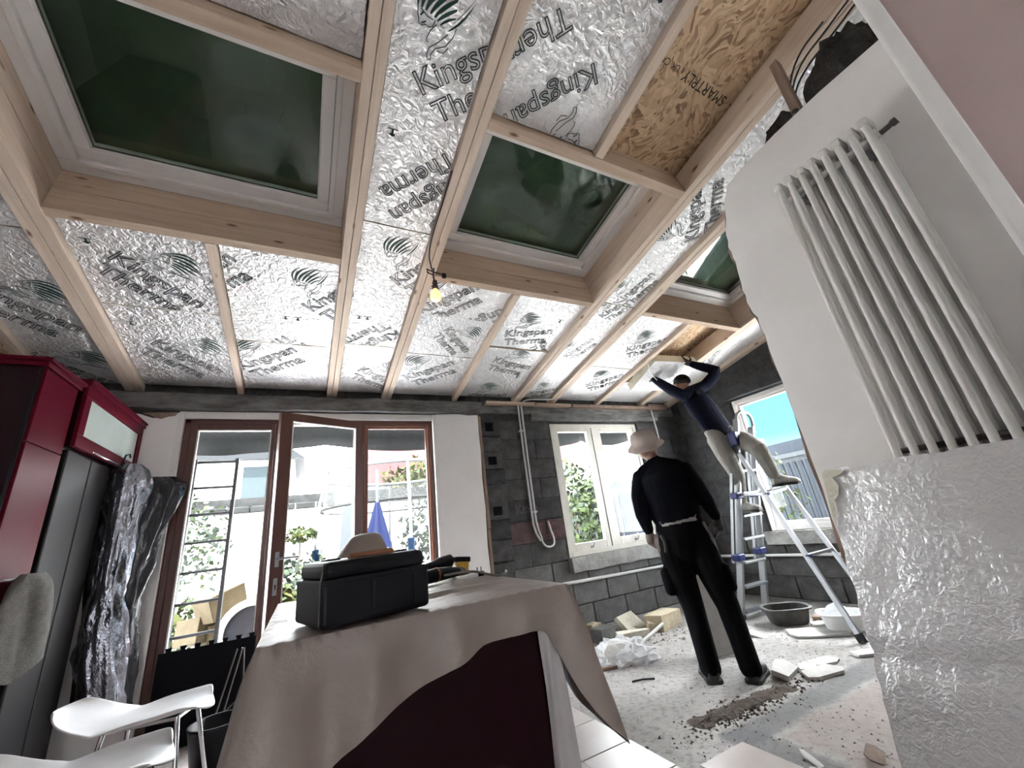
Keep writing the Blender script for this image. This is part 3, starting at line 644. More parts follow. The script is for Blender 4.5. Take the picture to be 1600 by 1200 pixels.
board('foil board above the white plaster pier', .744, 1.394, -.752, -.03, [(.84, -.30, 40), ])
board('foil board under the middle skylight beside the thin rafter', 1.461, 2.139, OY1+.062, -.98, [(1.56, -1.13, 15, .9), (1.95, -1.10, -50, .7, False)], marks=[(2.0, -1.45)])
board('dark foil board above the white conduit pair', 1.461, 2.139, -.955, -.03, [(1.60, -.72, -10, .9), (1.58, .0, 8, .9)], marks=[(2.0, -.5)])
board('long foil strip running above the radiator wall top', 2.251, 2.634, -4.5, -1.75, [(2.62, -2.55, 135), (2.45, -1.74, 78, .8)])
board('shiny foil strip right of the middle skylight', 2.251, 2.634, -1.742, -.03, [(2.40, -1.55, 65, .7), (2.40, -.90, 70, .7), (2.34, -.12, 25, .7)])
board('dark crumpled foil board below the far right skylight', 2.751, 3.384, OY1+.062, -.80, [(3.05, -1.10, 35, .9)])
board('low foil board above the cream window', 2.751, 3.384, -.792, -.03, [(3.02, -.35, 40, .9)])
board('dim foil board fixed above the corner behind the ladder', 3.456, 4.139, -.52, -.03)
board('narrow foil board beside the dark right wall', 4.251, 4.695, -3.0, -.03, [(4.3, -1.3, -60, .8, False)])
board('plain pinkish foil board above the left skylight', -1.224, .122, -4.5, OY0-.065, w=.075)
board('foil board with upside down print above the middle skylight', .744, 1.389, -4.5, OY0-.065, [(1.151, -3.228, -133, .96, False, False), (1.02, -3.285, -131, .96, False, True, False), (1.13, -3.19, -128, 1.12, True, False, False)], w=.05, marks=[(1.30, -3.55)])
# print on the bare strand board
for body, u, v, s in (('SMARTPLY', 2.115, -3.33, .078), ('e UK CA', 1.74, -3.345, .045), ('EN 300', 1.56, -3.40, .03), ('-', 1.50, -3.52, .16)):
    me = text_mesh('printed_lettering', body, s, 'print_dark'); o = link('printed_lettering', me, deck)
    a = math.radians(177); ca, sa = math.cos(a), math.sin(a)
    o.matrix_local = RM @ Matrix(((ca, -sa, 0, u), (-sa, -ca, 0, v), (0, 0, -1, .1985), (0, 0, 0, 1)))
# ------------------------------------------------------------------ glazed doors and windows
def ring_y(mb, x0, x1, z0, z1, wl, wr, wb, wt, y0, y1, mi=0):
    mb.box(x0, x0+wl, y0, y1, z0, z1, mi); mb.box(x1-wr, x1, y0, y1, z0, z1, mi); mb.box(x0+wl, x1-wr, y0, y1, z0, z0+wb, mi); mb.box(x0+wl, x1-wr, y0, y1, z1-wt, z1, mi)
door = struct(bpy.data.objects.new('door_1', None), 'brown timber glazed door set with open middle leaf'); COL.objects.link(door); door.location = (.115, D, 0)
def dpart(mb, name, m, parent=None, bev=.003):
    mb.v = [(p[0]-.115, p[1]-D, p[2]) for p in mb.v]; o = mb.build(name, m, parent or door)
    if bev: bevel(o, bev, 1)
    return o
t = MB(); t.box(DX0, DX0+.045, D+.02, D+.10, 0, DZ1); t.box(DX1-.03, DX1, D+.02, D+.10, 0, DZ1); t.box(DX0, DX1, D+.02, D+.10, DZ1-.04, DZ1); t.box(DX0, DX1, D+.02, D+.10, 0, .035)
t.box(-.275, -.215, D+.02, D+.10, .035, DZ1-.04); t.box(.425, .485, D+.02, D+.10, .035, DZ1-.04); dpart(t, 'door_frame', 'brown_frame')
# left fixed leaf
t = MB(); ring_y(t, DX0+.047, -.277, .037, DZ1-.042, .052, .028, .13, .055, D+.005, D+.065); lf = dpart(t, 'fixed_leaf', 'brown_frame')
t = MB(); ring_y(t, DX0+.095, -.303, .165, DZ1-.095, .010, .008, .010, .010, D+.0, D+.03); dpart(t, 'glazing_bead', 'white_paint', bev=0)
t = MB(); t.box(DX0+.095, -.30, D+.034, D+.040, .16, DZ1-.09); dpart(t, 'glass_pane', 'glass', bev=0)
# right fixed leaf with stepped reddish rebates
t = MB(); ring_y(t, .487, DX1-.032, .037, DZ1-.042, .03, .022, .13, .018, D+.03, D+.085); dpart(t, 'fixed_leaf', 'brown_light')
t = MB(); ring_y(t, .50, DX1-.05, .06, DZ1-.058, .02, .016, .12, .018, D+.045, D+.095); dpart(t, 'fixed_leaf', 'brown_frame')
t = MB(); t.box(.51, DX1-.06, D+.060, D+.066, .16, DZ1-.07); dpart(t, 'glass_pane', 'glass', bev=0)
# middle leaf, hinged on the right mullion and swung into the room
leaf = bpy.data.objects.new('open_leaf', None); COL.objects.link(leaf); leaf.parent = door; leaf.location = (.437-.115, -.012, 0); leaf.rotation_euler = (0, 0, math.radians(24.5))
t = MB(); ring_y(t, -.74, 0, .04, 2.215, .095, .075, .14, .07, -.055, 0); bevel(t.build('leaf_frame', 'brown_frame', leaf), .004, 2)
t = MB(); ring_y(t, -.648, -.073, .178, 2.147, .008, .008, .008, .008, -.058, -.03); t.build('glazing_bead', 'white_paint', leaf)
t = MB(); t.box(-.65, -.07, -.03, -.024, .175, 2.15); t.build('glass_pane', 'glass', leaf)
t = MB(); t.bbox(-.712, -.682, -.066, -.055, 1.02, 1.125, .004); t.tube([(-.697, -.06, 1.075), (-.697, -.105, 1.075)], .009, 8); t.tube([(-.700, -.105, 1.075), (-.66, -.107, 1.076), (-.565, -.105, 1.072)], [.010, .009, .009], 8); t.build('door_handle', 'aluminium', leaf)
t = MB(); t.bbox(-.712, -.682, -.062, -.055, .83, .945, .004); t.build('keyhole_plate', 'aluminium', leaf)
t = MB(); t.lathe([(.006, 0), (.006, .002)], 10, M=T3((-.697, -.0625, .895)) @ RX(PI/2)); t.box(-.700, -.694, -.0645, -.0622, .868, .893); t.build('keyhole', 'matt_black', leaf)
for z in (.3, 1.1, 1.95):
    t = MB(); t.tube([(.004, -.045, z-.045), (.004, -.045, z+.045)], .008, 8); t.build('hinge', 'steel_dark', leaf)

win = struct(bpy.data.objects.new('window_1', None), 'cream two-light casement window in the block wall'); COL.objects.link(win); win.location = (3.33, D, WZ0)
def wpart(mb, name, m, bev=.003):
    mb.v = [(p[0]-3.33, p[1]-D, p[2]-WZ0) for p in mb.v]; o = mb.build(name, m, win)
    if bev: bevel(o, bev, 1)
    return o
t = MB(); ring_y(t, WX0, WX1, WZ0, WZ1, .05, .05, .05, .05, D+.02, D+.10); t.box(3.26, 3.32, D+.02, D+.10, WZ0+.05, WZ1-.05); wpart(t, 'window_frame', 'cream_frame')
for a, b in ((WX0+.045, 3.265), (3.315, WX1-.045)):
    t = MB(); ring_y(t, a, b, WZ0+.045, WZ1-.045, .07 if a < 3 else .09, .075, .085, .055, D+.03, D+.085); wpart(t, 'casement', 'cream_frame')
    t = MB(); t.box(a+.06, b-.06, D+.055, D+.061, WZ0+.12, WZ1-.095); wpart(t, 'glass_pane', 'glass', 0)
    t = MB(); xm = (a+b)/2; t.tube([(xm, D+.03, WZ0+.075), (xm, D+.005, WZ0+.08), (xm+.015, D-.005, WZ0+.11), (xm+.005, D, WZ0+.15)], .006, 6); t.bbox(xm-.02, xm+.02, D+.015, D+.03, WZ0+.065, WZ0+.085, .003); wpart(t, 'window_catch', 'aluminium', 0)

win2 = struct(bpy.data.objects.new('window_2', None), 'white framed window in the right wall'); COL.objects.link(win2); win2.location = (XR, 2.4, RWZ0)
MY = Matrix(((0, 1, 0, 0), (1, 0, 0, 0), (0, 0, 1, 0), (0, 0, 0, 1)))
t = MB(); ring_y(t, RWY0-2.4, RWY1-2.4, 0, RWZ1-RWZ0, .055, .055, .06, .055, .015, .09); t.v = [tuple(MY @ Vector(p)) for p in t.v]; bevel(t.build('window_frame', 'pvc_white', win2), .004)
t = MB(); ring_y(t, RWY0-2.4+.05, RWY1-2.4-.05, .055, RWZ1-RWZ0-.05, .035, .035, .04, .035, .03, .08); t.v = [tuple(MY @ Vector(p)) for p in t.v]; bevel(t.build('sash', 'pvc_white', win2), .004)
t = MB(); t.box(.05, .056, RWY0-2.4+.08, RWY1-2.4-.08, .09, RWZ1-RWZ0-.08); t.build('glass_pane', 'glass', win2)

# ------------------------------------------------------------------ services on the wall
def conduit_run(label, pts, r, m='conduit', clips=()):
    root = thing('conduit', label, 'conduit', pts[-1]); b = Vector(pts[-1])
    t = MB(); t.tube([Vector(p)-b for p in pts], r, 8); t.build('pipe', m, root)
    for c in clips:
        t = MB(); c = Vector(c)-b; t.box(c.x-.022, c.x+.022, c.y-.016, c.y+.022, c.z-.009, c.z+.009); t.build('clip', m, root)
    return root
conduit_run('left one of the two white conduits running down the block wall', [(2.205, D-.028, 2.46), (2.200, D-.028, 1.9), (2.205, D-.028, 1.10), (2.225, D-.03, 1.0), (2.265, D-.035, .92)], .012, clips=[(2.2, D-.028, 2.13)])
conduit_run('right one of the two white conduits running down the block wall', [(2.25, D-.028, 2.46), (2.243, D-.028, 1.9), (2.245, D-.028, 1.13), (2.262, D-.03, 1.02), (2.285, D-.035, .93)], .012, clips=[(2.245, D-.028, 1.22)])
def cable(label, pts, r, m, cat='cable', name='cable'):
    # smooth the polyline a little
    P = [Vector(p) for p in pts]
    for _ in range(2):
        Q = [P[0]]
        for a, b in zip(P, P[1:]): Q += [a*.75+b*.25, a*.25+b*.75]
        Q.append(P[-1]); P = Q
    b = min(P, key=lambda p: p.z).copy(); t = MB(); t.tube([p-b for p in P], r, 6); o = t.build(name, m); o.location = b; return tag(o, label, cat)
cable('white cable looping out of the conduit ends beside the window', [(2.275, D-.04, .93), (2.30, D-.05, .865), (2.35, D-.06, .845), (2.42, D-.05, .86), (2.435, D-.04, .93), (2.41, D-.03, 1.02), (2.405, D-.012, 1.11)], .010, 'cable_white')
cable('thin white cable lying along the wall head above the conduits', [(2.25, D-.03, 2.47), (2.30, D-.09, 2.505), (2.5, D-.13, 2.49), (2.66, D-.15, 2.495), (2.72, D-.13, 2.51)], .007, 'cable_white')
conduit_run('horizontal white pipe along the wall below the cream window', [(1.95, D-.03, .475), (2.6, D-.03, .462), (3.3, D-.03, .448), (4.72, D-.03, .425)], .017, clips=[(2.7, D-.03, .46), (3.2, D-.03, .45), (4.2, D-.03, .435)])
conduit_run('white pipe fixed along the right wall behind the ladder', [(XR-.05, 1.6, .47), (XR-.05, 3.95, .435)], .016, clips=[])
conduit_run('short white conduit hanging down the corner beside the hat', [(4.33, D-.05, 2.48), (4.335, D-.06, 2.2), (4.34, D-.06, 1.93)], .011)

# bulb on its cable
root = thing('hanging_bulb', 'lit bare light bulb hanging from a rafter', 'lamp', (.715, 2.24, 2.60))
def P(x, y, z): return (x-.715, y-2.24, z-2.60)
t = MB(); t.tube([P(.700, 2.20, 2.80), P(.705, 2.235, 2.76), P(.712, 2.24, 2.725)], .006, 6); t.tube([P(.70, 2.24, 2.775), P(.66, 2.22, 2.77), P(.655, 2.21, 2.79), P(.70, 2.23, 2.792), P(.755, 2.25, 2.80), P(.79, 2.26, 2.805)], .005, 6); t.build('flex', 'cable_black', root)
t = MB(); t.bbox(*(P(.775, 2.25, 2.785)[0], P(.805, 0, 0)[0], .01, .03, .18, .215), .004); t.build('terminal', 'black_plastic', root)
t = MB(); t.lathe([(.010, .13), (.016, .125), (.017, .085), (.021, .08), (.021, .058), (.012, .055)], 14); t.build('lamp_holder', 'socket', root)
t = MB(); t.lathe([(.014, .06), (.020, .048), (.034, .025), (.038, .004), (.034, -.018), (.02, -.032), (.002, -.036)], 18); t.build('bulb_glass', 'bulb_glass', root)
t = MB(); t.lathe([(.003, .03), (.012, .022), (.015, .004), (.010, -.012), (.002, -.016)], 12); t.build('filament', 'bulb_core', root)
ld = bpy.data.lights.new('bulb_light', 'POINT'); ld.energy = .12; ld.color = (1, .66, .32); ld.shadow_soft_size = .05; lo = bpy.data.objects.new('bulb_light', ld); COL.objects.link(lo); lo.location = (.715, 2.24, 2.54)
cable('dark cable stapled down the side of the bulb rafter', [(.632, 1.55, 2.965), (.634, 1.8, 2.91), (.632, 2.0, 2.865), (.645, 2.12, 2.83), (.69, 2.21, 2.79)], .005, 'cable_black')
cable('white cable loop hanging in front of the fitter', [(3.42, 3.02, 2.66), (3.52, 3.1, 2.58), (3.62, 3.12, 2.49), (3.74, 3.14, 2.46), (3.88, 3.14, 2.50), (3.98, 3.14, 2.58)], .006, 'cable_white')

# ------------------------------------------------------------------ radiator on the partition
root = thing('column_radiator', 'tall white eight column radiator on the cut wall', 'radiator', (1.835, .48, .42))
zb, zt = .0, 1.94
for i in range(8):
    y = .165-i*.0463
    t = MB()
    for dx in (-.024, .024): t.tube([(dx, y, zb), (dx, y, zt)], .0125, 10)
    t.bbox(-.037, .037, y-.0165, y+.0165, zt-.03, zt+.012, .010); t.bbox(-.037, .037, y-.0165, y+.0165, zb-.012, zb+.03, .010)
    t.build('column', 'radiator_white', root)
for z in (.0+.035, 1.94-.075):
    t = MB(); t.tube([(0, .18, z), (0, -.18, z)], .014, 8); t.build('header_tube', 'radiator_white', root)
t = MB(); t.tube([(0, .18, .75), (0, -.18, .75)], .010, 8); t.build('header_tube', 'steel_dark', root)
for y in (.10, -.115):
    for z in (1.80, .2):
        t = MB(); t.bbox(.012, .045, y-.018, y+.018, z, z+.05, .004); t.tube([(-.02, y, z+.02), (.04, y, z+.02)], .007, 6); t.build('bracket', 'aluminium', root)
t = MB(); t.tube([(0, -.18, 1.865), (0, -.205, 1.868), (0, -.215, 1.87)], .010, 8); t.tube([(0, -.215, 1.87), (0, -.232, 1.872)], .014, 6); t.build('bleed_valve', 'steel_dark', root)

# wall top clutter: old timber stub, dark wool, wires
t = MB(); t.box(-.022, .022, -.018, .018, 0, .42, jit=.003); o = t.build('timber_stub', 'old_timber'); o.location = (1.945, .505, 2.64); o.rotation_euler = (0, .04, 0); tag(o, 'old brown timber stub sticking up from the wall top', 'timber')
def wool(label, ctr, n, sx, sy, sz):
    bm = bmesh.new(); bmesh.ops.create_icosphere(bm, subdivisions=4, radius=1)
    for v in bm.verts:
        d = v.co.normalized(); q = 1+.28*fbm(d*2.3+Vector(ctr)*3, 1.2, 4)+.14*fbm(d*9, 1.5, 3); v.co = Vector((d.x*sx*q, d.y*sy*q, max(d.z*sz*q, -sz*.25)))
    t = MB(); t.bm(bm, smooth=False); bm.free(); o = t.build('wool_insulation', 'dark_wool'); o.location = ctr; return tag(o, label, 'insulation')
wool('large clump of dark wool insulation on the wall top beside the pier', (1.965, .30, 2.69), 0, .075, .155, .21)
wool('small clump of dark wool insulation at the foot of the timber stub', (1.965, .575, 2.67), 0, .06, .10, .105)
for k, (a, l) in enumerate(((0, 'upper black wire arching over the wall top'), (1, 'middle black wire arching over the wall top'), (2, 'lower black wire bent over the wall top'))):
    cable(l, [(1.98, .52, 2.70+.05*k), (1.97, .50, 2.84+.03*k), (1.98, .42, 2.92+.05*k), (1.99, .30, 2.96+.05*k), (2.0, .16, 3.02+.05*k), (2.0, .05, 3.02+.06*k)][:6-k], .0045, 'cable_black', 'wire')

# loose foil board leaning on the radiator
n, q = 30, 36; w, h = .70, 1.17
rows = []
for j in range(q+1):
    r = []
    for i in range(n+1):
        y = .0+w*i/n; z = h*j/q; d = .006*fbm((y*3, z*3, 1), 1.5)+.004*fbm((y*14, z*14, 2), 1.)
        d += .012*math.exp(-((z-.62-.05*y)/.012)**2)-.010*math.exp(-((z-.58-.05*y)/.03)**2)
        e = 0
        if i == 0: e = .012*abs(fbm((z*9, 0, 3), 1.2))
        zz = z-(.02*max(0, fbm((y*5, 7, 0), 1.)) if j == q else 0)
        r.append((-d, -y-e, zz))
    rows.append(r)
t = MB(); t.grid(rows, 0)
bd = [rows[0][i] for i in range(n+1)]+[rows[j][n] for j in range(1, q+1)]+[rows[q][i] for i in range(n-1, -1, -1)]+[rows[j][0] for j in range(q-1, 0, -1)]
m = len(bd); bk = [(.075, p[1], p[2]) for p in bd]
t.add(bd+bk, [[i, (i+1) % m, m+(i+1) % m, m+i] for i in range(m)], 1); t.add(bk, [list(range(m))], 0)
o = t.build('insulation_board', ['foil_board', 'foam_pale']); lean = math.atan2(.25, 1.155)
o.matrix_world = T3((1.512, .865, .004)) @ RY(lean); tag(o, 'large loose foil insulation board leaning against the radiator', 'board')
t = MB(); t.prism([(.0, .0), (.02, .012), (.075, .0), (.06, -.012), (.03, -.02), (.045, -.05), (.035, -.085), (.018, -.10), (.012, -.15), (.0, -.19)], 0, .003, M=Matrix(((0, 0, 1, -.008), (-1, 0, 0, -.0), (0, 1, 0, 1.155), (0, 0, 0, 1)))); t.build('torn_edge', 'foam_pale', o)
t = MB(); t.prism([(0, 0), (.04, .02), (.07, -.02), (.05, -.07), (.01, -.07)], 0, .002, M=Matrix(((0, 0, 1, -.012), (-1, 0, 0, -.505), (0, 1, 0, .88), (0, 0, 0, 1)))); t.build('printed_mark', 'print_green', o)
# ------------------------------------------------------------------ kitchen units on the left
root = thing('tall_cupboard', 'tall glossy dark red cupboard at the left edge', 'cupboard', (-1.5, 2.825, 0))
t = MB(); t.box(-.30, .278, -.175, .175, .08, 2.12); t.build('carcass', 'red_dark', root)  # carcass darker than the doors: shade put into its red
for z0, z1 in ((.10, .72), (.724, 1.74), (1.744, 2.115)):
    t = MB(); t.bbox(.28, .30, -.160, .172, z0, z1, .003); t.build('door', 'red_gloss', root)
t = MB(); t.box(-.30, .312, -.19, .19, 2.12, 2.145); t.box(-.30, .325, -.20, .195, 2.145, 2.165); bevel(t.build('cornice', 'red_gloss', root), .003)
t = MB(); t.box(.278, .288, -.176, -.164, .1, 2.115); t.build('gap_shade_strip', 'black_plastic', root)  # black strip stands for the shaded gap between side panel and door
t = MB(); t.box(-.28, .25, -.17, .17, 0, .08); t.build('plinth', 'black_plastic', root)
t = MB(); t.tube([(.30, -.13, 1.13), (.345, -.13, 1.13), (.345, .13, 1.13), (.30, .13, 1.13)], .006, 8); t.build('rail_handle', 'chrome', root)

root = thing('wall_cupboard', 'glossy red wall cupboard with a frosted glass door above the fridge', 'cupboard', (-1.35, 3.51, 1.80))
t = MB(); t.box(-.30, .16, -.485, .485, .0, .36); t.build('carcass', 'red_dark', root)
d = MB(); 
d.box(.16, .18, -.485, .485, 0, .075); d.box(.16, .18, -.485, .485, .295, .36); d.box(.16, .18, -.485, -.41, .075, .295); d.box(.16, .18, .41, .485, .075, .295); dr = bevel(d.build('door', 'red_gloss', root), .003)
t = MB(); t.box(.166, .172, -.415, .415, .07, .30); t.build('glass_panel', 'frosted', dr)
t = MB(); t.tube([(.18, -.25, .012), (.20, -.25, .0), (.20, .15, .0), (.18, .15, .012)], .006, 6); t.build('handle', 'chrome', dr)
t = MB(); t.box(-.30, .19, -.49, .495, .36, .385); t.box(-.30, .20, -.495, .50, .385, .40); bevel(t.build('cornice', 'red_gloss', root), .003)

root = thing('fridge_freezer', 'dark grey tall fridge beside the red cupboard', 'fridge', (-1.53, 3.345, 0))
t = MB(); t.box(-.32, .27, -.29, .295, .0, 1.78); bevel(t.build('body', 'fridge_black', root), .006)
t = MB(); t.bbox(.275, .33, -.29, .005, .04, 1.79, .008); t.build('door', 'fridge_black', root)
t = MB(); t.bbox(.275, .33, .012, .295, .04, 1.79, .008); t.build('door', 'fridge_black', root)
t = MB(); t.bbox(.20, .30, -.28, .29, 1.78, 1.81, .005); t.build('hinge_cover', 'steel_dark', root)

# hanging garment sleeve of black film and silver wrinkled bag
def hang(label, name, m, ctr, prof, seed, amp):
    """prof: list of (z, half width x, half depth, x shift)"""
    rows = []; n = 40
    for i, (z, a, b, s) in enumerate(prof):
        r = []
        for k in range(n):
            th = 2*PI*k/n; w = 1+amp*fbm((math.cos(th)*3+seed, math.sin(th)*3, z*.9), 1.6, 3)+amp*.5*fbm((math.cos(th)*9+seed, math.sin(th)*9, z*5), 1.3, 3)
            r.append((s+a*math.cos(th)*w, b*math.sin(th)*w, z))
        rows.append(r)
    t = MB(); t.grid(rows, closed=True); t.add(rows[0], [list(range(n))]); t.add(rows[-1], [list(range(n))[::-1]])
    o = t.build(name, m); o.location = ctr; return tag(o, label, 'bag', None)
def interp(pr, n):
    out = []
    for i in range(n):
        z = pr[0][0]+(pr[-1][0]-pr[0][0])*i/(n-1)
        for a, b in zip(pr, pr[1:]):
            if (a[0]-z)*(b[0]-z) <= 0: f = (z-a[0])/(b[0]-a[0]); out.append(tuple(a[k]+(b[k]-a[k])*f for k in range(4))); break
    return out
BX, BY = -1.05, 3.74
hang('black glossy garment cover hanging between fridge and glazed doors', 'garment_cover', 'black_gloss', (BX, BY+.06, .30), interp([(1.44, .10, .03, .06), (1.41, .16, .06, .06), (1.30, .175, .07, .04), (1.0, .14, .07, .0), (.6, .11, .07, -.02), (.25, .12, .07, .0), (.0, .11, .06, .03)], 30), 2., .35)
hang('crumpled silver plastic bag hanging over the black cover', 'garment_cover', 'silver_film', (BX, BY-.055, .32), interp([(1.50, .05, .03, -.06), (1.46, .09, .055, -.06), (1.38, .105, .06, -.055), (1.1, .08, .06, -.05), (.75, .075, .06, -.05), (.5, .10, .06, -.04), (.25, .11, .06, -.01), (.0, .08, .05, .04)], 36), 5., .5)
hang('black film sleeve hanging next to the fridge edge', 'garment_cover', 'black_gloss', (BX-.10, BY-.02, .36), interp([(1.50, .02, .02, -.04), (1.42, .06, .04, -.03), (1.0, .06, .05, -.02), (.6, .06, .05, .0), (.0, .05, .04, .03)], 28), 9., .4)
t = MB(); t.tube([(0, 0, 0), (0, .0, .04), (.01, -.01, .07), (.03, -.01, .075), (.035, -.01, .05)], .006, 6); o = t.build('coat_hook', 'black_plastic'); o.location = (-1.165, 3.72, 1.82); tag(o, 'black hook holding the hanging covers on the red cupboard edge', 'hook')

# towel over the rail
rows = []; n = 26
for j in range(18):
    z = 1.15-.40*j/17; r = []
    for i in range(n):
        th = 2*PI*i/n; a = .055+.008*j/17; b = .125+.02*j/17; w = 1+.30*math.sin(3*th+.6)*min(1, .3+j/8)+.18*fbm((math.cos(th)*2, math.sin(th)*2, z*3), 1.5)
        if j < 4: w *= (.55, .82, .93, .98)[j]
        r.append((a*math.cos(th)*w, .01+b*math.sin(th)*w+.03*j/17, z+(.04*math.sin(2*th) if j == 17 else 0)-1.13))
    rows.append(r)
t = MB(); t.grid(rows, closed=True); t.add(rows[0], [list(range(n))[::-1]]); t.add(rows[-1], [list(range(n))]); o = smooth_obj(t.build('towel', 'towel')); o.location = (-1.135, 2.85, 1.13); tag(o, 'grey brown towel hanging from the red cupboard rail', 'towel')

# jigsaw-edged black foam mat standing against the left door
poly = [(-.57, 0), (0, 0), (0, .56)]; k = 0; x = 0.
tabs = 7
for i in range(tabs):
    x0 = -.57*i/tabs; s = .57/tabs
    poly += [(x0-s*.18, .56), (x0-s*.10, .585), (x0-s*.58, .585), (x0-s*.5, .56)]
poly += [(-.57, .56)]
t = MB(); t.prism(poly, 0, .014, M=RX(PI/2)); o = t.build('foam_mat', 'matt_black'); o.location = (-.285, D-.008, .0); o.rotation_euler = (math.radians(-4), 0, 0); o.location.y = D-.075; tag(o, 'black foam floor mat with jigsaw edge standing against the left glazed door', 'mat')
# open trestle stand beside it
root = thing('folding_stand', 'thin grey folding stand in front of the black mat', 'stand', (-.40, 3.80, 0))
for a, b in (((-.10, -.05, 0), (.02, .02, .52)), ((-.06, .05, 0), (.05, .02, .52)), ((.10, -.05, 0), (.06, .02, .52)), ((-.10, -.05, .12), (.10, -.05, .26))):
    t = MB(); t.tube([a, b], .006, 6); t.build('leg', 'steel_dark', root)

# ------------------------------------------------------------------ white shell chairs
def chair(label, loc, rz):
    root = thing('shell_chair', label, 'chair', loc, (0, 0, rz), group='white chairs by the island')
    # shell: local +x = front. profile along x from front lip back and up into the backrest
    prof = [(.245, .425, .10), (.225, .445, .155), (.16, .452, .19), (.06, .440, .205), (-.05, .432, .20), (-.15, .440, .195), (-.21, .450, .19), (-.27, .468, .185), (-.33, .495, .175), (-.375, .525, .15), (-.395, .542, .10)]
    rows = []
    for (x, z, hw) in prof:
        r = []
        for k in range(13):
            f = -1+2*k/12; lift = .035*abs(f)**3 if x > -.15 else .0; fx = .05*f*f if x < -.15 else 0
            r.append((x+fx-(0 if x < .2 else .06*f*f), hw*f, z+lift))
        rows.append(r)
    t = MB(); t.grid(rows); o = t.build('shell', 'chair_white', root); m = o.modifiers.new('solid', 'SOLIDIFY'); m.thickness = .010; smooth_obj(o, 2)
    for sx, sy in ((1, 1), (1, -1), (-1, 1), (-1, -1)):
        t = MB(); t.tube([(.14*sx-.01, .10*sy, .432), (.20*sx, .17*sy, 0)], [.011, .009], 8); t.build('leg', 'chrome', root)
    t = MB(); t.bar((.13, -.11, .425), (.13, .11, .425), .012, .012); t.bar((-.15, -.11, .425), (-.15, .11, .425), .012, .012); t.bar((-.15, -.1, .425), (.13, -.1, .425), .012, .012); t.bar((-.15, .1, .425), (.13, .1, .425), .012, .012); t.build('seat_frame', 'chrome', root)
    return root
chair('white shell chair closer to the glazed doors', (-.60, 2.93, .006), math.radians(-12))
chair('white shell chair nearest the viewer, lower left', (-.63, 2.30, .006), math.radians(-8))
t = MB(); t.lathe([(.10, 0), (.12, .02), (.15, .20), (.155, .22), (.14, .22), (.11, .03), (.0, .025)], 20, cap=False); t.lathe([(.10, 0), (.001, 0)], 20, cap=False); o = t.build('waste_bin', 'black_plastic'); o.location = (-.40, 3.45, .0); tag(o, 'black round bin on the floor behind the chairs', 'bin')

# ------------------------------------------------------------------ kitchen island under its dust sheet
IX0, IX1, IY0, IY1, IZ = -.10, .885, 1.41, 2.58, .86
root = thing('kitchen_island', 'dark red glossy kitchen island under the dust sheet', 'island', ((IX0+IX1)/2, (IY0+IY1)/2, 0))
cx, cy = (IX0+IX1)/2, (IY0+IY1)/2
t = MB(); t.box(IX0+.05-cx, .78-cx, IY0+.05-cy, IY1-.08-cy, .08, IZ-.04); t.build('carcass', 'red_dark', root)
t = MB(); t.bbox(IX0+.05-cx, .782-cx, IY0+.03-cy, IY0+.05-cy, .02, IZ-.04, .002); t.build('end_panel', 'red_dark', root)
t = MB(); t.bbox(IX0+.01-cx, IX1-.01-cx, IY0+.01-cy, IY1-.01-cy, IZ-.04, IZ-.004, .004); t.build('worktop', 'fridge_black', root)
t = MB(); t.box(IX0+.1-cx, .72-cx, IY0+.1-cy, IY1-.15-cy, .006, .08); t.build('plinth', 'black_plastic', root)

# dust sheet: walk the rim of the top, hang a skirt of varying length
def rim(s):
    """s in 0..4 along front (x), right, back, left; returns point and outward normal, rounded corners"""
    P = [(IX0, IY0), (IX1, IY0), (IX1, IY1), (IX0, IY1)]; Nn = [(0, -1), (1, 0), (0, 1), (-1, 0)]
    k = int(s) % 4; f = s-int(s); a, b = P[k], P[(k+1) % 4]
    p = Vector((a[0]+(b[0]-a[0])*f, a[1]+(b[1]-a[1])*f)); nv = Vector(Nn[k])
    e = .10
    if f < e: nv = (Vector(Nn[k])*(.5+.5*f/e)+Vector(Nn[k-1])*(.5-.5*f/e)).normalized()
    if f > 1-e: nv = (Vector(Nn[k])*(.5+.5*(1-f)/e)+Vector(Nn[(k+1) % 4])*(.5-.5*(1-f)/e)).normalized()
    return p, nv
def lerp_tab(tab, s):
    for (a, va), (b, vb) in zip(tab, tab[1:]):
        if a <= s <= b: 
            f = (s-a)/(b-a); f = f*f*(3-2*f) if abs(va-vb) > .5 else f; return va+(vb-va)*f
    return tab[-1][1]
drop = [(0, .72), (.06, .68), (.10, .42), (.14, .34), (.22, .275), (.34, .215), (.5, .162), (.65, .125), (.80, .105), (.90, .12), (.96, .36), (1.0, .52), (1.06, .54), (1.14, .42), (1.3, .34), (1.6, .40), (2, .5), (3, .5), (3.6, .6), (4, .72)]
flare = [(0, .22), (.1, .16), (.3, .10), (.8, .10), (.92, .14), (1.0, .22), (1.1, .24), (1.4, .14), (2, .12), (3, .12), (3.8, .2), (4, .22)]
DT = [lerp_tab(drop, 4*i/480) for i in range(480)]
for _ in range(24): DT = [(DT[i-1]+2*DT[i]+DT[(i+1) % 480])/4 for i in range(480)]
NS, NR = 240, 16
rows = [[] for _ in range(NR+1)]
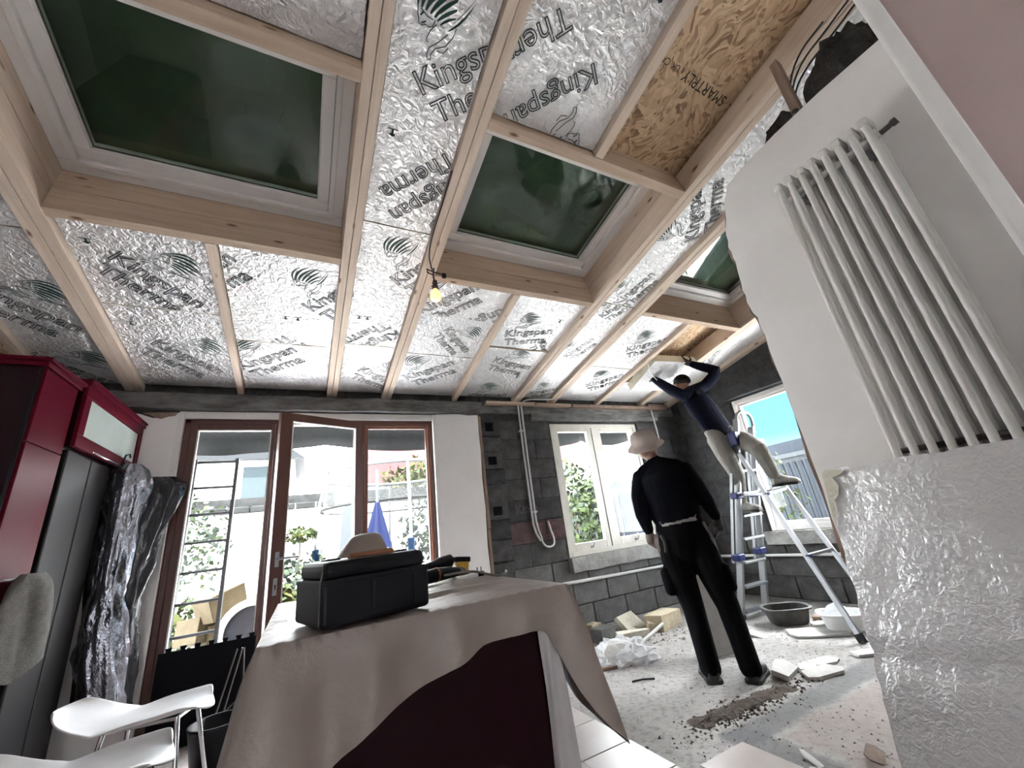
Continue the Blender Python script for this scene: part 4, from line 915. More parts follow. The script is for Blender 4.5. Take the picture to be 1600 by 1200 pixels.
for i in range(NS):
    s = 4*i/NS; p, nv = rim(s); L = DT[i*2]; fl = lerp_tab(flare, s)
    for j in range(NR+1):
        d = L*j/NR; ph = s*26; fold = (.016*math.sin(ph)+.022*fbm((p.x*5, p.y*5, d*1.2), 1.4))*min(1, d/.12)
        bend = min(1, d/.03); off = .006*bend+fl*d+fold
        z = IZ+.004-d*math.sqrt(max(.4, 1-fl*fl))-.006*bend+(.004*fbm((s*9, d*4, 2.), 1.) if d > 0 else 0)
        rows[j].append((p.x+nv.x*off, p.y+nv.y*off, z))
t = MB(); t.grid(rows, closed=True)
# the top: inner grid with wrinkles
n1, n2 = 40, 48
def hump(x, y):
    h = .006*fbm((x*5, y*13, 0), 1.5)+.005*fbm((x*3, y*30, 4), 1.)
    ee = min(x-IX0, IX1-x, y-IY0, IY1-y); return max(0, h+.002)*min(1, ee/.05)+(.022*math.exp(-((x-.66-.1*(y-2))/.22)**2-((y-1.95)/.10)**2)+.016*math.exp(-((x-.5)/.35)**2-((y-1.75)/.03)**2))*min(1, ee/.06)
top_rows = [[(IX0+(IX1-IX0)*i/n1, IY0+(IY1-IY0)*j/n2, IZ+.004+hump(IX0+(IX1-IX0)*i/n1, IY0+(IY1-IY0)*j/n2)) for i in range(n1+1)] for j in range(n2+1)]
t.grid(top_rows)
o = t.build('dust_sheet', ['canvas', 'canvas_back']); m = o.modifiers.new('weld', 'WELD'); m.merge_threshold = .0005
tag(o, 'beige canvas dust sheet draped over the kitchen island', 'dust sheet')
# grey plastic lining hanging below the sheet on the right corner
rows = []
for j in range(11):
    d = .02+.62*j/10; r = []
    for i in range(9):
        f = i/8; r.append((.745+(.055+.06*d)*f+.012*math.sin(f*7+d*4)*min(1, d*4), IY0+.012+.05*f*0+.012*math.sin(f*9+d*3)-.01*f, IZ-.05-d*(.92+.1*f)))
    rows.append(r)
t = MB(); t.grid(rows); o = t.build('lining_sheet', 'canvas_back'); m = o.modifiers.new('solid', 'SOLIDIFY'); m.thickness = .003; tag(o, 'grey speckled lining hanging under the dust sheet at the island corner', 'sheet')
# tented cloth peak behind the tool case
rows = []; cc = Vector((.30, 2.42, IZ))
for j in range(13):
    f = j/12; rr = .16*(1-f)+.052*f**.6; z = .275*f; r = []
    for k in range(28):
        th = 2*PI*k/28; w = 1+.22*(1-f)*fbm((math.cos(th)*2, math.sin(th)*2, f), 1.4); r.append((rr*math.cos(th)*w*(1.75 if math.cos(th) < 0 else 1.0)*(1 if f > .9 or math.cos(th) > 0 else 1.0), rr*math.sin(th)*w, z))
    rows.append(r)
rows.append([(p[0]*.5, p[1]*.5, .283) for p in rows[-1]])
t = MB(); t.grid(rows, closed=True); t.add(rows[-1], [list(range(28))]); o = smooth_obj(t.build('draped_cloth', 'canvas')); o.location = (cc.x+.02, cc.y, IZ+.006); tag(o, 'beige cloth draped over a tall tap-like shape behind the tool case', 'cloth')

# black tool case lying on the sheet
root = thing('tool_case', 'black plastic tool case on the dust sheet', 'tool case', (.185, 1.575, IZ+.014), (0, 0, math.radians(14)))
t = MB(); t.bbox(-.172, .172, -.145, .14, 0, .125, .014, seg=3); t.build('body', 'black_plastic', root)
t = MB(); t.bbox(-.166, .166, -.139, .134, .122, .178, .024, seg=3); t.bbox(-.172, .172, -.145, .14, .112, .128, .004); t.build('lid', 'black_plastic', root)
for x in (-.02, .12):
    t = MB(); t.bbox(x-.006, x+.006, -.1475, -.140, .02, .105, .002); t.build('rib', 'black_plastic', root)
for x in (-.115, .115):
    t = MB(); t.bbox(x-.022, x+.022, -.06, .0, .174, .184, .003); t.build('latch', 'black_plastic', root)
t = MB(); t.tube([(-.075, -.08, .171), (-.07, -.08, .185), (.07, -.08, .185), (.075, -.08, .171)], .009, 8); t.build('handle', 'orange_handle', root)
t = MB(); t.tube([(-.173, -.13, .012), (-.173, -.13, .118), (-.160, -.115, .172)], .0025, 5); t.build('edge_trim', 'steel_dark', root)

# power tool and odds and ends on the sheet
root = thing('cordless_drill', 'black and yellow cordless tool lying on the dust sheet', 'power tool', (.70, 2.28, IZ+.012), (0, 0, math.radians(10)))
t = MB(); t.tube([(-.12, 0, .075), (-.08, 0, .078), (-.05, 0, .08), (.02, 0, .085), (.03, 0, .085)], [.016, .02, .03, .032, .02], 12); t.build('motor_body', 'black_plastic', root)
t = MB(); t.tube([(-.02, 0, .07), (0, 0, .03), (.03, 0, .02)], [.02, .018, .02], 10); t.build('grip', 'cable_black', root)
t = MB(); t.bbox(.03, .105, -.04, .04, .0, .09, .01, M=RY(.12)); t.build('battery', 'yellow_tool', root)
t = MB(); t.bbox(.02, .112, -.042, .042, .078, .105, .006, M=RY(.12)); t.bbox(.055, .115, -.042, .042, -.005, .02, .006, M=RY(.12)); t.build('battery_shell', 'black_plastic', root)
root = thing('angle_grinder', 'dark hand tool with an orange band lying beside the cordless tool', 'power tool', (.62, 2.12, IZ+.02), (0, 0, math.radians(25)))
t = MB(); t.tube([(-.10, 0, .03), (-.04, 0, .032), (.05, 0, .03), (.11, 0, .025)], [.03, .032, .028, .02], 12); t.build('motor_body', 'black_plastic', root)
t = MB(); t.tube([(-.045, 0, .032), (-.032, 0, .032)], .0335, 12); t.build('band', 'orange_handle', root)
t = MB(); t.lathe([(.03, 0), (.034, .01), (.02, .02)], 14, M=T3((.13, 0, .018)) @ RX(.5)); t.build('head', 'steel_dark', root)
root = thing('mains_plug', 'black mains plug lying on the sheet', 'plug', (.79, 2.05, IZ+.018))
t = MB(); t.bbox(-.022, .022, -.018, .018, 0, .022, .006); t.build('body', 'black_plastic', root)
for dx in (-.01, .01): 
    t = MB(); t.box(dx-.0025, dx+.0025, -.003, .003, .022, .042); t.build('pin', 'chrome', root)
t = MB(); t.bbox(-.06, .06, -.02, .02, 0, .018, .006); o = t.build('adaptor', 'tub_white'); o.location = (.715, 2.03, IZ+.018); o.rotation_euler = (0, 0, .3); tag(o, 'small white adaptor lying next to the mains plug', 'adaptor')
cable('grey flex curling over the sheet to the right edge', [(.60, 2.02, IZ+.05), (.68, 1.98, IZ+.055), (.74, 1.97, IZ+.05), (.79, 1.93, IZ+.03), (.82, 1.86, IZ+.022), (.86, 1.88, IZ+.03), (.89, 1.95, IZ+.03)], .006, 'cable_grey')
# ------------------------------------------------------------------ step ladder
lad = thing('step_ladder', 'aluminium step ladder with blue brackets under the fitter', 'ladder', (3.95, 2.6, 0))
LO = Vector((3.95, 2.6, 0))
def lp(p): return Vector(p)-LO
FL0, FL1 = Vector((3.80, 3.02, 0)), Vector((4.03, 2.60, 1.88)); FR0, FR1 = Vector((4.17, 3.01, 0)), Vector((4.27, 2.62, 1.80))
def at(a, b, z): return a+(b-a)*(z/(b.z))
for a, b, nm in ((FL0, FL1, 'rail'), (FR0, FR1, 'rail')):
    t = MB(); t.bar(lp(a), lp(b), .030, .062, upv=(0, 1, 0)); bevel(t.build(nm, 'aluminium', lad), .003)
for a, b, z0, z1 in ((FL0, FL1, .50, 1.74), (FR0, FR1, .48, 1.70)):      # inner extension rails
    off = Vector((-.055, .03, 0)) if a is FL0 else Vector((-.05, .03, 0))
    t = MB(); t.bar(lp(at(a, b, z0)+off), lp(at(a, b, z1)+off), .020, .03, upv=(0, 1, 0)); t.build('inner_rail', 'aluminium', lad)
for k in range(7):
    z = .06+.215*k; a, b = at(FL0, FL1, z), at(FR0, FR1, z)
    t = MB(); t.bar(lp(a+Vector((.015, -.01, 0))), lp(b+Vector((.0, -.01, 0))), .082, .022); bevel(t.build('tread', 'aluminium', lad), .003)
for a, b in (((3.66, 1.95, 0), (3.90, 2.60, 1.52)), ((4.10, 1.95, 0), (4.29, 2.62, 1.50))):
    t = MB(); t.bar(lp(a), lp(b), .024, .04, upv=(0, 1, 0)); bevel(t.build('rear_leg', 'aluminium', lad), .003)
    t = MB(); v = (Vector(b)-Vector(a)).normalized(); t.bar(lp(Vector(a)), lp(Vector(a)+v*.06), .032, .05, upv=(0, 1, 0)); t.build('foot', 'black_plastic', lad)
for a in (FL0, FR0):
    t = MB(); v = (FL1-FL0).normalized(); t.bar(lp(a), lp(a+v*.05), .036, .07, upv=(0, 1, 0)); t.build('foot', 'blue_plastic', lad)
def rl(z): return Vector((3.66, 1.95, 0))+(Vector((3.90, 2.60, 1.52))-Vector((3.66, 1.95, 0)))*(z/1.52)
def rr(z): return Vector((4.10, 1.95, 0))+(Vector((4.29, 2.62, 1.50))-Vector((4.10, 1.95, 0)))*(z/1.50)
for a, b, nm in ((at(FL0, FL1, 1.13), rl(1.10), 'spreader'), (at(FR0, FR1, 1.13), rr(1.13), 'spreader'), (rl(1.10), rr(1.13), 'cross_bar'), (rl(.575), rr(.575), 'cross_bar')):
    t = MB(); t.bar(lp(a), lp(b), .03, .022); t.build(nm, 'aluminium', lad)
t = MB(); hp = [FL1, FL1+Vector((.01, -.02, .05)), FL1+Vector((.06, -.03, .075)), FL1+Vector((.19, -.02, .07)), FR1+Vector((.02, -.02, .10)), FR1+Vector((.03, -.01, .03)), FR1+Vector((.02, .0, -.06))]; t.tube([lp(p) for p in hp], .017, 8); t.build('top_hoop', 'aluminium', lad)
for a, b, z in ((FL0, FL1, 1.12), (FR0, FR1, 1.12), (FL0, FL1, .55), (FR0, FR1, .57), (FL0, FL1, 1.68)):
    c = lp(at(a, b, z)); t = MB(); hh = .075 if z > 1.5 else .032; t.bbox(c.x-.075, c.x+.028, c.y-.045, c.y+.045, c.z-hh, c.z+hh, .012); t.build('bracket', 'blue_plastic', lad)
for p in (rl(1.10), rl(.575)):
    t = MB(); c = lp(p); t.lathe([(.014, -.02), (.014, .02)], 10, M=T3(c+Vector((0, -.02, 0))) @ RX(PI/2)); t.build('pivot', 'blue_plastic', lad)

# ------------------------------------------------------------------ people
class Body:
    """shape built from tapered lofts, fused by voxel remesh into one continuous skin; materials follow the nearest limb"""
    def __init__(s): s.mb = MB(); s.ax = []
    def limb(s, pts, r, lab, flat=1., lat=None, n=14):
        pts = [Vector(p) for p in pts]; rs = r if isinstance(r, (list, tuple)) else [r]*len(pts)
        fl = flat if isinstance(flat, (list, tuple)) else [flat]*len(pts)
        rows = []
        lat = Vector(lat) if lat else None
        P, Rr, Ff = [], [], []
        for i in range(len(pts)-1):
            for k in range(4): f = k/4; P.append(pts[i].lerp(pts[i+1], f)); Rr.append(rs[i]+(rs[i+1]-rs[i])*f); Ff.append(fl[i]+(fl[i+1]-fl[i])*f)
        P.append(pts[-1]); Rr.append(rs[-1]); Ff.append(fl[-1])
        t0 = (P[1]-P[0]).normalized(); t1 = (P[-1]-P[-2]).normalized()
        seq = [(P[0]-t0*Rr[0]*math.sin(a)*.8, Rr[0]*math.cos(a), Ff[0], t0) for a in (1.45, 1.0, .5)]
        for i, p in enumerate(P): seq.append((p, Rr[i], Ff[i], (P[min(i+1, len(P)-1)]-P[max(i-1, 0)]).normalized())); s.ax.append((p, Rr[i]*(.985 if lab == 'belt' else 1), lab))
        seq += [(P[-1]+t1*Rr[-1]*math.sin(a)*.8, Rr[-1]*math.cos(a), Ff[-1], t1) for a in (.5, 1.0, 1.45)]
        base = lat or (Vector((1, 0, 0)) if abs(t0.x) < .8 else Vector((0, 1, 0)))
        for (c, rad, f, tg) in seq:
            x = (base-tg*base.dot(tg)).normalized(); y = tg.cross(x); rows.append([c+x*rad*f*math.cos(2*PI*k/n)+y*rad*math.sin(2*PI*k/n) for k in range(n)])
        s.mb.grid(rows, closed=True); s.mb.add(rows[0], [list(range(n))[::-1]]); s.mb.add(rows[-1], [list(range(n))])
    def ball(s, c, r, lab, sc=(1, 1, 1)):
        bm = bmesh.new(); bmesh.ops.create_icosphere(bm, subdivisions=3, radius=r); M = T3(c) @ Matrix.Diagonal((*sc, 1)); s.mb.bm(bm, 0, M, True); bm.free(); s.ax.append((Vector(c), r, lab))
    def hand(s, wrist, d, n, lab, side=1, curl=.6, size=1., grip=None):
        """wrist point, pointing direction d, palm normal n; thumb on the given side"""
        d = Vector(d).normalized(); n = Vector(n); n = (n-d*n.dot(d)).normalized(); x = d.cross(n)*side; w = Vector(wrist); z = size
        s.limb([w, w+d*.045*z, w+d*.085*z], [.026*z, .030*z, .028*z], lab, [1.15, 1.35, 1.4], lat=x, n=10)
        for k, L in enumerate((.070, .080, .074, .058)):
            o = w+d*.085*z+x*(.028-.0185*k)*z; c = curl+.08*k; p = [o]; dd = d.copy()
            for seg in (.42, .33, .25):
                dd = (dd*math.cos(c)+n*math.sin(c)).normalized(); p.append(p[-1]+dd*L*seg*1.25*z); 
                nn = n-dd*n.dot(dd); 
            s.limb(p, [.0095*z, .009*z, .0085*z, .0075*z], lab, n=8)
        o = w+d*.028*z+x*.026*z; s.limb([o, o+(d*.5+x*.8+n*.3).normalized()*.038*z, o+(d*.9+x*.75+n*.6).normalized()*.07*z], [.0125*z, .0105*z, .0085*z], lab, n=8)
    def build(s, name, mats, parent, voxel=.0065, smooth=4):
        me = s.mb.mesh(name+'_raw', 'skin'); ob = bpy.data.objects.new(name, me); COL.objects.link(ob)
        m = ob.modifiers.new('remesh', 'REMESH'); m.mode = 'VOXEL'; m.voxel_size = voxel; m.use_smooth_shade = True
        m = ob.modifiers.new('smooth', 'SMOOTH'); m.iterations = smooth; m.factor = .5
        bpy.context.view_layer.update(); dg = bpy.context.evaluated_depsgraph_get(); nm = bpy.data.meshes.new_from_object(ob.evaluated_get(dg)); bpy.data.objects.remove(ob)
        nm.materials.clear(); labs = list(mats)
        for k in labs: nm.materials.append(MATS[mats[k]])
        from mathutils.kdtree import KDTree
        kd = KDTree(len(s.ax))
        for i, a in enumerate(s.ax): kd.insert(a[0], i)
        kd.balance(); idx = []
        for p in nm.polygons:
            best = min(kd.find_n(p.center, 10), key=lambda q: q[2]/max(s.ax[q[1]][1], .012)); idx.append(labs.index(s.ax[best[1]][2]))
        nm.polygons.foreach_set('material_index', idx); nm.polygons.foreach_set('use_smooth', [True]*len(nm.polygons)); nm.name = name
        return link(name, nm, parent)
def boot(parent, heel, d, m, L=.27, hgt=.11, wid=.048, sole=None):
    """ankle boot from heel point, pointing along d (horizontal)"""
    d = Vector((d[0], d[1], 0)).normalized(); x = Vector((d.y, -d.x, 0)); h = Vector(heel)
    secs = [(0, .6, .95), (.06, .95, 1.), (.28, 1., 1.0), (.42, .95, .80), (.58, 1.0, .62), (.78, 1.08, .52), (.92, .9, .42), (1., .5, .28)]
    rows = []
    for f, w, t in secs:
        c = h+d*L*f; r = []
        for k in range(12):
            a = 2*PI*k/12; zz = math.sin(a); r.append(c+x*wid*w*math.copysign(abs(math.cos(a))**.75, math.cos(a))+Vector((0, 0, .012+hgt*t*(.5+.5*math.copysign(abs(zz)**.75, zz)))))
        rows.append(r)
    t = MB(); t.grid(rows, closed=True); t.add(rows[0], [list(range(12))[::-1]]); t.add(rows[-1], [list(range(12))]); o = smooth_obj(t.build('boot', m, parent))
    pl = [h+d*L*f+x*wid*1.08*w for f, w, _ in secs]+[h+d*L*f-x*wid*1.08*w for f, w, _ in secs[::-1]]
    t = MB(); t.prism([(p.x, p.y) for p in pl], h.z, h.z+.022); t.build('sole', sole or 'boot_black', o)
    return o

p1 = thing('person', 'person in dark sweater and cargo trousers wearing a beige hat, seen from behind', 'person', (2.5, 2.17, 0), (0, 0, math.atan2(-.755, .656)))
B = Body()
# trousers
B.limb([(-.185, .0, .86), (-.165, .015, .66), (-.135, .03, .42), (-.125, .0, .22), (-.118, -.015, .07)], [.105, .098, .074, .068, .066], 'trousers')
B.limb([(.005, .0, .86), (.035, .015, .66), (.085, .03, .42), (.105, .0, .22), (.118, -.015, .07)], [.105, .098, .074, .068, .066], 'trousers')
B.limb([(-.09, .0, .80), (-.09, .0, .90), (-.09, .0, .980)], [.115, .118, .112], 'trousers', [1.55, 1.55, 1.5], lat=(1, 0, 0))
B.limb([(-.092, .0, .993), (-.095, .0, .999)], [.116, .116], 'belt', 1.5, lat=(1, 0, 0))
B.limb([(-.255, -.01, .66), (-.245, -.01, .54)], [.045, .045], 'trousers', 1., lat=(1, 0, 0)); B.limb([(.115, -.01, .66), (.13, -.01, .54)], [.045, .045], 'trousers', 1., lat=(1, 0, 0))
# sweater
B.limb([(-.095, .0, 1.01), (-.105, -.005, 1.12), (-.12, -.012, 1.24), (-.13, -.01, 1.33), (-.145, .0, 1.40)], [.116, .120, .126, .118, .075], 'shirt', [1.48, 1.46, 1.46, 1.42, 1.35], lat=(1, 0, 0), n=20)
B.limb([(-.25, .0, 1.355), (-.145, .0, 1.40), (-.01, .0, 1.365)], [.062, .07, .062], 'shirt')
B.limb([(-.285, .0, 1.335), (-.325, -.03, 1.20), (-.330, -.035, 1.06), (-.318, .03, .95)], [.064, .060, .054, .040], 'shirt')
B.limb([(.030, .0, 1.345), (.085, -.03, 1.22), (.125, -.035, 1.10), (.158, .03, .995)], [.064, .060, .052, .038], 'shirt')
# head and hands
B.limb([(-.155, .01, 1.42), (-.175, .025, 1.50)], [.052, .052], 'skin')
B.ball((-.195, .035, 1.565), .095, 'skin', (.88, 1.0, 1.12)); B.ball((-.205, .13, 1.545), .016, 'skin', (.8, 1.1, 1.3)); B.ball((-.282, .03, 1.555), .022, 'skin', (.5, 1, 1.4)); B.ball((-.108, .03, 1.555), .022, 'skin', (.5, 1, 1.4))
B.limb([(-.205, .09, 1.50), (-.2, .10, 1.49)], [.03, .025], 'skin')
B.hand((-.316, .035, .945), (-.02, .05, -1), (.5, .5, 0), 'skin_dark', 1, .45); B.hand((.160, .035, .985), (.0, .05, -1), (-.7, .5, 0), 'glove', -1, .4)
B.build('body', {'trousers': 'trouser_black', 'shirt': 'shirt_black', 'belt': 'belt', 'skin': 'skin', 'skin_dark': 'skin_dark', 'glove': 'glove'}, p1)
hat = bpy.data.objects.new('hat', None)
prof = [(.148, .0), (.140, .012), (.112, .030), (.102, .038), (.100, .075), (.092, .105), (.070, .125), (.035, .132), (.002, .133)]
t = MB(); n = 36; rows = []
for (r, z) in prof: rows.append([(r*math.cos(2*PI*k/n)*(1+.03*fbm((math.cos(2*PI*k/n)*2, math.sin(2*PI*k/n)*2, z*9), 1.)), r*1.08*math.sin(2*PI*k/n), z+(.012*fbm((math.cos(2*PI*k/n)*2, math.sin(2*PI*k/n)*2, 1), 1.2) if r > .11 else 0)) for k in range(n)])
t.grid(rows, closed=True); bpy.data.objects.remove(hat); hat = t.build('hat', 'hat_cloth', p1, T3((-.197, .015, 1.560)) @ RX(.42) @ RY(-.10)); m = hat.modifiers.new('solid', 'SOLIDIFY'); m.thickness = .004; smooth_obj(hat)
t = MB(); t.tube([(.104*math.cos(2*PI*k/24), .112*math.sin(2*PI*k/24), .040) for k in range(25)], .004, 5); t.tube([(0, -.112, .04), (-.01, -.120, .02), (.005, -.124, .01), (.012, -.12, .03), (0, -.113, .04)], .003, 5); t.build('hat_band', 'hat_cloth', hat)
boot(p1, (-.105, -.07, 0), (-.22, 1), 'boot_black'); boot(p1, (.105, -.06, 0), (.35, 1), 'boot_black')
t = MB(); t.tube([(-.225, -.14, .905), (-.22, -.155, .90), (-.21, -.15, .87), (-.215, -.13, .82), (-.22, -.12, .80)], .012, 6); t.build('belt_pouch', 'cable_black', p1)

p2o = Vector((4.05, 2.80, .95)); p2 = thing('person', 'person in navy jacket and grey trousers reaching up from the ladder', 'person', p2o)
B = Body()
def q(x, y, z): return Vector((x, y, z))-p2o
B.limb([q(3.93, 2.82, 1.72), q(3.93, 2.76, 1.52), q(3.98, 2.74, 1.33), q(4.02, 2.80, 1.15), q(4.05, 2.84, 1.04)], [.098, .094, .074, .064, .056], 'trousers')
B.limb([q(4.12, 2.76, 1.72), q(4.06, 2.58, 1.63), q(3.95, 2.42, 1.52), q(4.01, 2.42, 1.38), q(4.075, 2.43, 1.27)], [.100, .092, .078, .066, .056], 'trousers')
B.limb([q(4.03, 2.80, 1.70), q(4.01, 2.81, 1.80)], [.112, .110], 'trousers', 1.4, lat=(1, -.1, 0))
B.limb([q(4.01, 2.81, 1.78), q(3.985, 2.84, 1.90), q(3.955, 2.88, 2.05), q(3.925, 2.92, 2.20), q(3.915, 2.95, 2.30)], [.116, .116, .122, .120, .080], 'jacket', [1.45, 1.4, 1.42, 1.45, 1.3], lat=(1, -.1, .3), n=20)
B.limb([q(3.74, 2.92, 2.245), q(3.91, 2.94, 2.31), q(4.07, 2.87, 2.36)], [.065, .07, .066], 'jacket')
B.limb([q(3.72, 2.92, 2.245), q(3.66, 3.0, 2.34), q(3.63, 3.06, 2.42), q(3.66, 3.15, 2.50), q(3.67, 3.20, 2.545)], [.066, .060, .054, .048, .040], 'jacket')
B.limb([q(4.08, 2.86, 2.365), q(4.13, 2.77, 2.44), q(4.14, 2.72, 2.50), q(4.05, 2.82, 2.58), q(3.985, 2.885, 2.635)], [.068, .064, .056, .050, .040], 'jacket')
B.limb([q(3.92, 2.99, 2.33), q(3.925, 3.03, 2.38)], [.05, .05], 'skin'); B.ball(q(3.93, 3.07, 2.44), .092, 'skin', (.88, 1.02, 1.08)); B.ball(q(3.90, 3.16, 2.44), .016, 'skin'); B.ball(q(3.845, 3.06, 2.43), .02, 'skin', (.5, 1, 1.4)); B.ball(q(4.015, 3.06, 2.43), .02, 'skin', (.5, 1, 1.4))
B.hand(q(3.67, 3.195, 2.54), (-.15, .45, .7), (.3, .5, .5), 'glove', 1, .35); B.hand(q(3.985, 2.885, 2.63), (-.65, .4, .55), (-.2, .5, .9), 'glove', -1, .45)
B.build('body', {'trousers': 'trouser_grey', 'jacket': 'jacket_navy', 'skin': 'skin', 'glove': 'glove'}, p2)
boot(p2, q(4.06, 2.90, .945), (-.1, -1, 0), 'boot_tan', .26, .12); boot(p2, q(4.05, 2.45, 1.155), (.9, -.45, 0), 'boot_tan', .26, .12)
bm = bmesh.new(); bmesh.ops.create_icosphere(bm, subdivisions=3, radius=.098)
for v in bm.verts:
    if v.co.z < .0: v.co.z *= .45
t = MB(); t.bm(bm, 0, None, True); bm.free(); t.build('hair', 'dark_wool', p2, T3(q(3.935, 3.045, 2.465)))

# board being pushed up between the rafters
t = MB(); t.box(-.325, .325, -.27, .27, 0, .10, [1, 1, 1, 1, 0, 0], jit=.006); t.build
o = t.build('insulation_board', ['foil', 'foam_pale']); o.matrix_world = RM @ T3((3.80, -.86, -.075)) @ RX(math.radians(-7)) @ RZ(math.radians(-4)); tag(o, 'short foil board with pale foam edge being pushed up by the fitter', 'board')
t = MB(); t.tube([(0, 0, 0), (.02, 0, .09), (.024, 0, .12)], [.009, .008, .007], 8); o = t.build('hand_tool', 'steel_dark'); o.location = (3.905, 2.935, 2.665); o.rotation_euler = (-.5, -.6, 0); tag(o, 'short dark hand tool held in the fitter\'s raised glove', 'tool')

# ------------------------------------------------------------------ tubs, board offcuts and rubble on the floor
def tub(label, loc, rz, m, L, Wd, H):
    root = thing('washing_tub', label, 'tub', loc, (0, 0, rz))
    def rg(a, b, z, n=32): 
        out = []
        for k in range(n):
            th = 2*PI*k/n; c, s_ = math.cos(th), math.sin(th); e = .55; out.append((a*math.copysign(abs(c)**e, c), b*math.copysign(abs(s_)**e, s_), z))
        return out
    a, b = L/2, Wd/2
    rows = [rg(a*.01, b*.01, .002), rg(a*.72, b*.72, .0), rg(a*.80, b*.78, .012), rg(a*.95, b*.94, H-.012), rg(a*1.06, b*1.08, H-.012), rg(a*1.06, b*1.08, H), rg(a*.94, b*.92, H), rg(a*.78, b*.76, .02), rg(a*.01, b*.01, .016)]
    t = MB(); t.grid(rows, closed=True, smooth=False); o = t.build('basin', m, root); bevel(o, .003)
    t = MB(); t.tube(rg(a*1.06, b*1.08, H-.006)+[rg(a*1.06, b*1.08, H-.006)[0]], .008, 6); t.build('rim', m, root)
    return root
tub('dark grey rectangular washing tub on the floor by the wall', (3.90, 2.62, 0), math.radians(-35), 'tub_grey', .36, .28, .135)
tub('white rectangular washing tub under the ladder legs', (3.93, 2.19, 0), math.radians(-52), 'tub_white', .30, .25, .13)
bm = bmesh.new(); bmesh.ops.create_icosphere(bm, subdivisions=3, radius=.085)
for v in bm.verts: v.co *= 1+.25*fbm(v.co*14, 1., 3)
t = MB(); t.bm(bm, 0, None, True); bm.free(); o = t.build('plastic_bag', 'clear_film'); o.location = (3.93, 2.20, .105); tag(o, 'clear plastic bag lying in the white tub', 'bag')
random.seed(11)
def slab(label, loc, w, d, h, m, rz=0, rx=0, ry=0, cat='offcut', name='board_offcut', rough=.2, grp=None, sides=None):
    k = random.randint(5, 8); poly = []
    for i in range(k):
        a = 2*PI*i/k+random.uniform(-.25, .25); e = .6; poly.append((w/2*math.copysign(abs(math.cos(a))**e, math.cos(a))*random.uniform(1-rough, 1), d/2*math.copysign(abs(math.sin(a))**e, math.sin(a))*random.uniform(1-rough, 1)))
    t = MB(); t.prism(poly, 0, h, 0); o = bevel(t.build(name, m), .003, 1); o.location = loc; o.rotation_euler = (rx, ry, rz); return tag(o, label, cat, grp)
def chunk(label, loc, w, d, h, m, rz=0, rx=0, ry=0, cat='offcut', name='foam_offcut', grp=None, mats=None):
    t = MB(); t.box(-w/2, w/2, -d/2, d/2, 0, h, jit=.008); o = bevel(t.build(name, mats or m), .004, 1); o.location = loc; o.rotation_euler = (rx, ry, rz); return tag(o, label, cat, grp)
chunk('pale yellow foam slab tilted against the block wall', (2.93, 3.62, .05), .30, .20, .045, 'foam_pale', .3, .75)
chunk('thick foam block standing behind the legs of the person in the hat', (3.22, 3.45, 0), .36, .20, .13, 'foam', .25)
chunk('small foam block at the foot of the wall beside the sheet', (2.62, 3.80, 0), .14, .10, .10, 'foam', .3)
chunk('long low foam strip lying behind the clear plastic sheet', (2.72, 3.35, 0), .30, .10, .075, 'foam_pale', -.35)
chunk('foam piece lying flat beside the clear plastic sheet', (2.36, 3.22, 0), .26, .12, .06, 'foam', .5)
chunk('broken lump of foam in the rubble next to the block wall', (3.02, 3.42, 0), .13, .09, .08, 'foam', .9, .2)
chunk('broken grey block piece in front of the wall', (2.55, 3.55, 0), .20, .14, .11, 'block_lit', .2)
chunk('old brick piece between the two tubs', (4.02, 2.42, 0), .12, .08, .06, 'old_timber', .4, name='brick_piece', cat='brick')
slab('large white board piece under the white tub', (3.74, 2.29, .004), .52, .30, .014, 'board_white', -.75)
slab('smaller white board piece on top of the large one', (3.92, 2.36, .022), .20, .14, .014, 'board_white', -.4)
slab('white scrap of board behind the right boot', (3.42, 2.60, .002), .14, .20, .012, 'board_white', .3, .25)
slab('thick pale board piece leaning beside the right boot', (2.80, 2.02, .012), .30, .16, .03, 'board_white', .35, .22)
slab('white broken board piece next to the trench, nearest', (2.93, 1.86, .005), .30, .15, .018, 'board_white', -.2, .06)
slab('white broken board piece next to the trench, middle', (2.98, 1.97, .002), .20, .13, .016, 'board_white', .6)
slab('white broken board piece next to the trench, farthest', (3.12, 1.95, .002), .24, .12, .016, 'board_white', -.3, .05)
slab('white board scrap close to the cut wall edge', (3.45, 1.83, .002), .24, .12, .016, 'board_white', -.5)
slab('curled brown leaf-like scrap near the wall foot', (2.20, 1.28, .004), .16, .10, .006, 'old_timber', .4, .35, cat='scrap', name='scrap')
slab('narrow white shaving on the floor near the viewer', (1.98, 1.42, .004), .16, .03, .01, 'board_white', 1.1, .1, cat='scrap', name='scrap')
slab('white flake on the floor beside the tile patch', (1.90, 1.36, .004), .09, .07, .01, 'board_white', .2, cat='scrap', name='scrap')
t = MB(); t.bar((0, 0, .012), (.30, -.10, .012), .022, .022); o = t.build('timber_batten', 'old_timber'); o.location = (2.02, 2.95, 0); tag(o, 'brown batten lying in front of the plastic sheet', 'batten')
t = MB(); t.tube([(0, 0, .02), (.45, .12, .09)], .014, 8); o = t.build('white_pipe', 'conduit'); o.location = (2.56, 3.12, 0); tag(o, 'loose white pipe lying across the rubble', 'pipe')
t = MB(); t.tube([(0, 0, .006), (.07, -.03, .01), (.14, -.07, .006)], .006, 5); o = t.build('wire_scrap', 'cable_black'); o.location = (2.05, 2.62, 0); tag(o, 'short bent scrap of wire on the floor', 'wire')
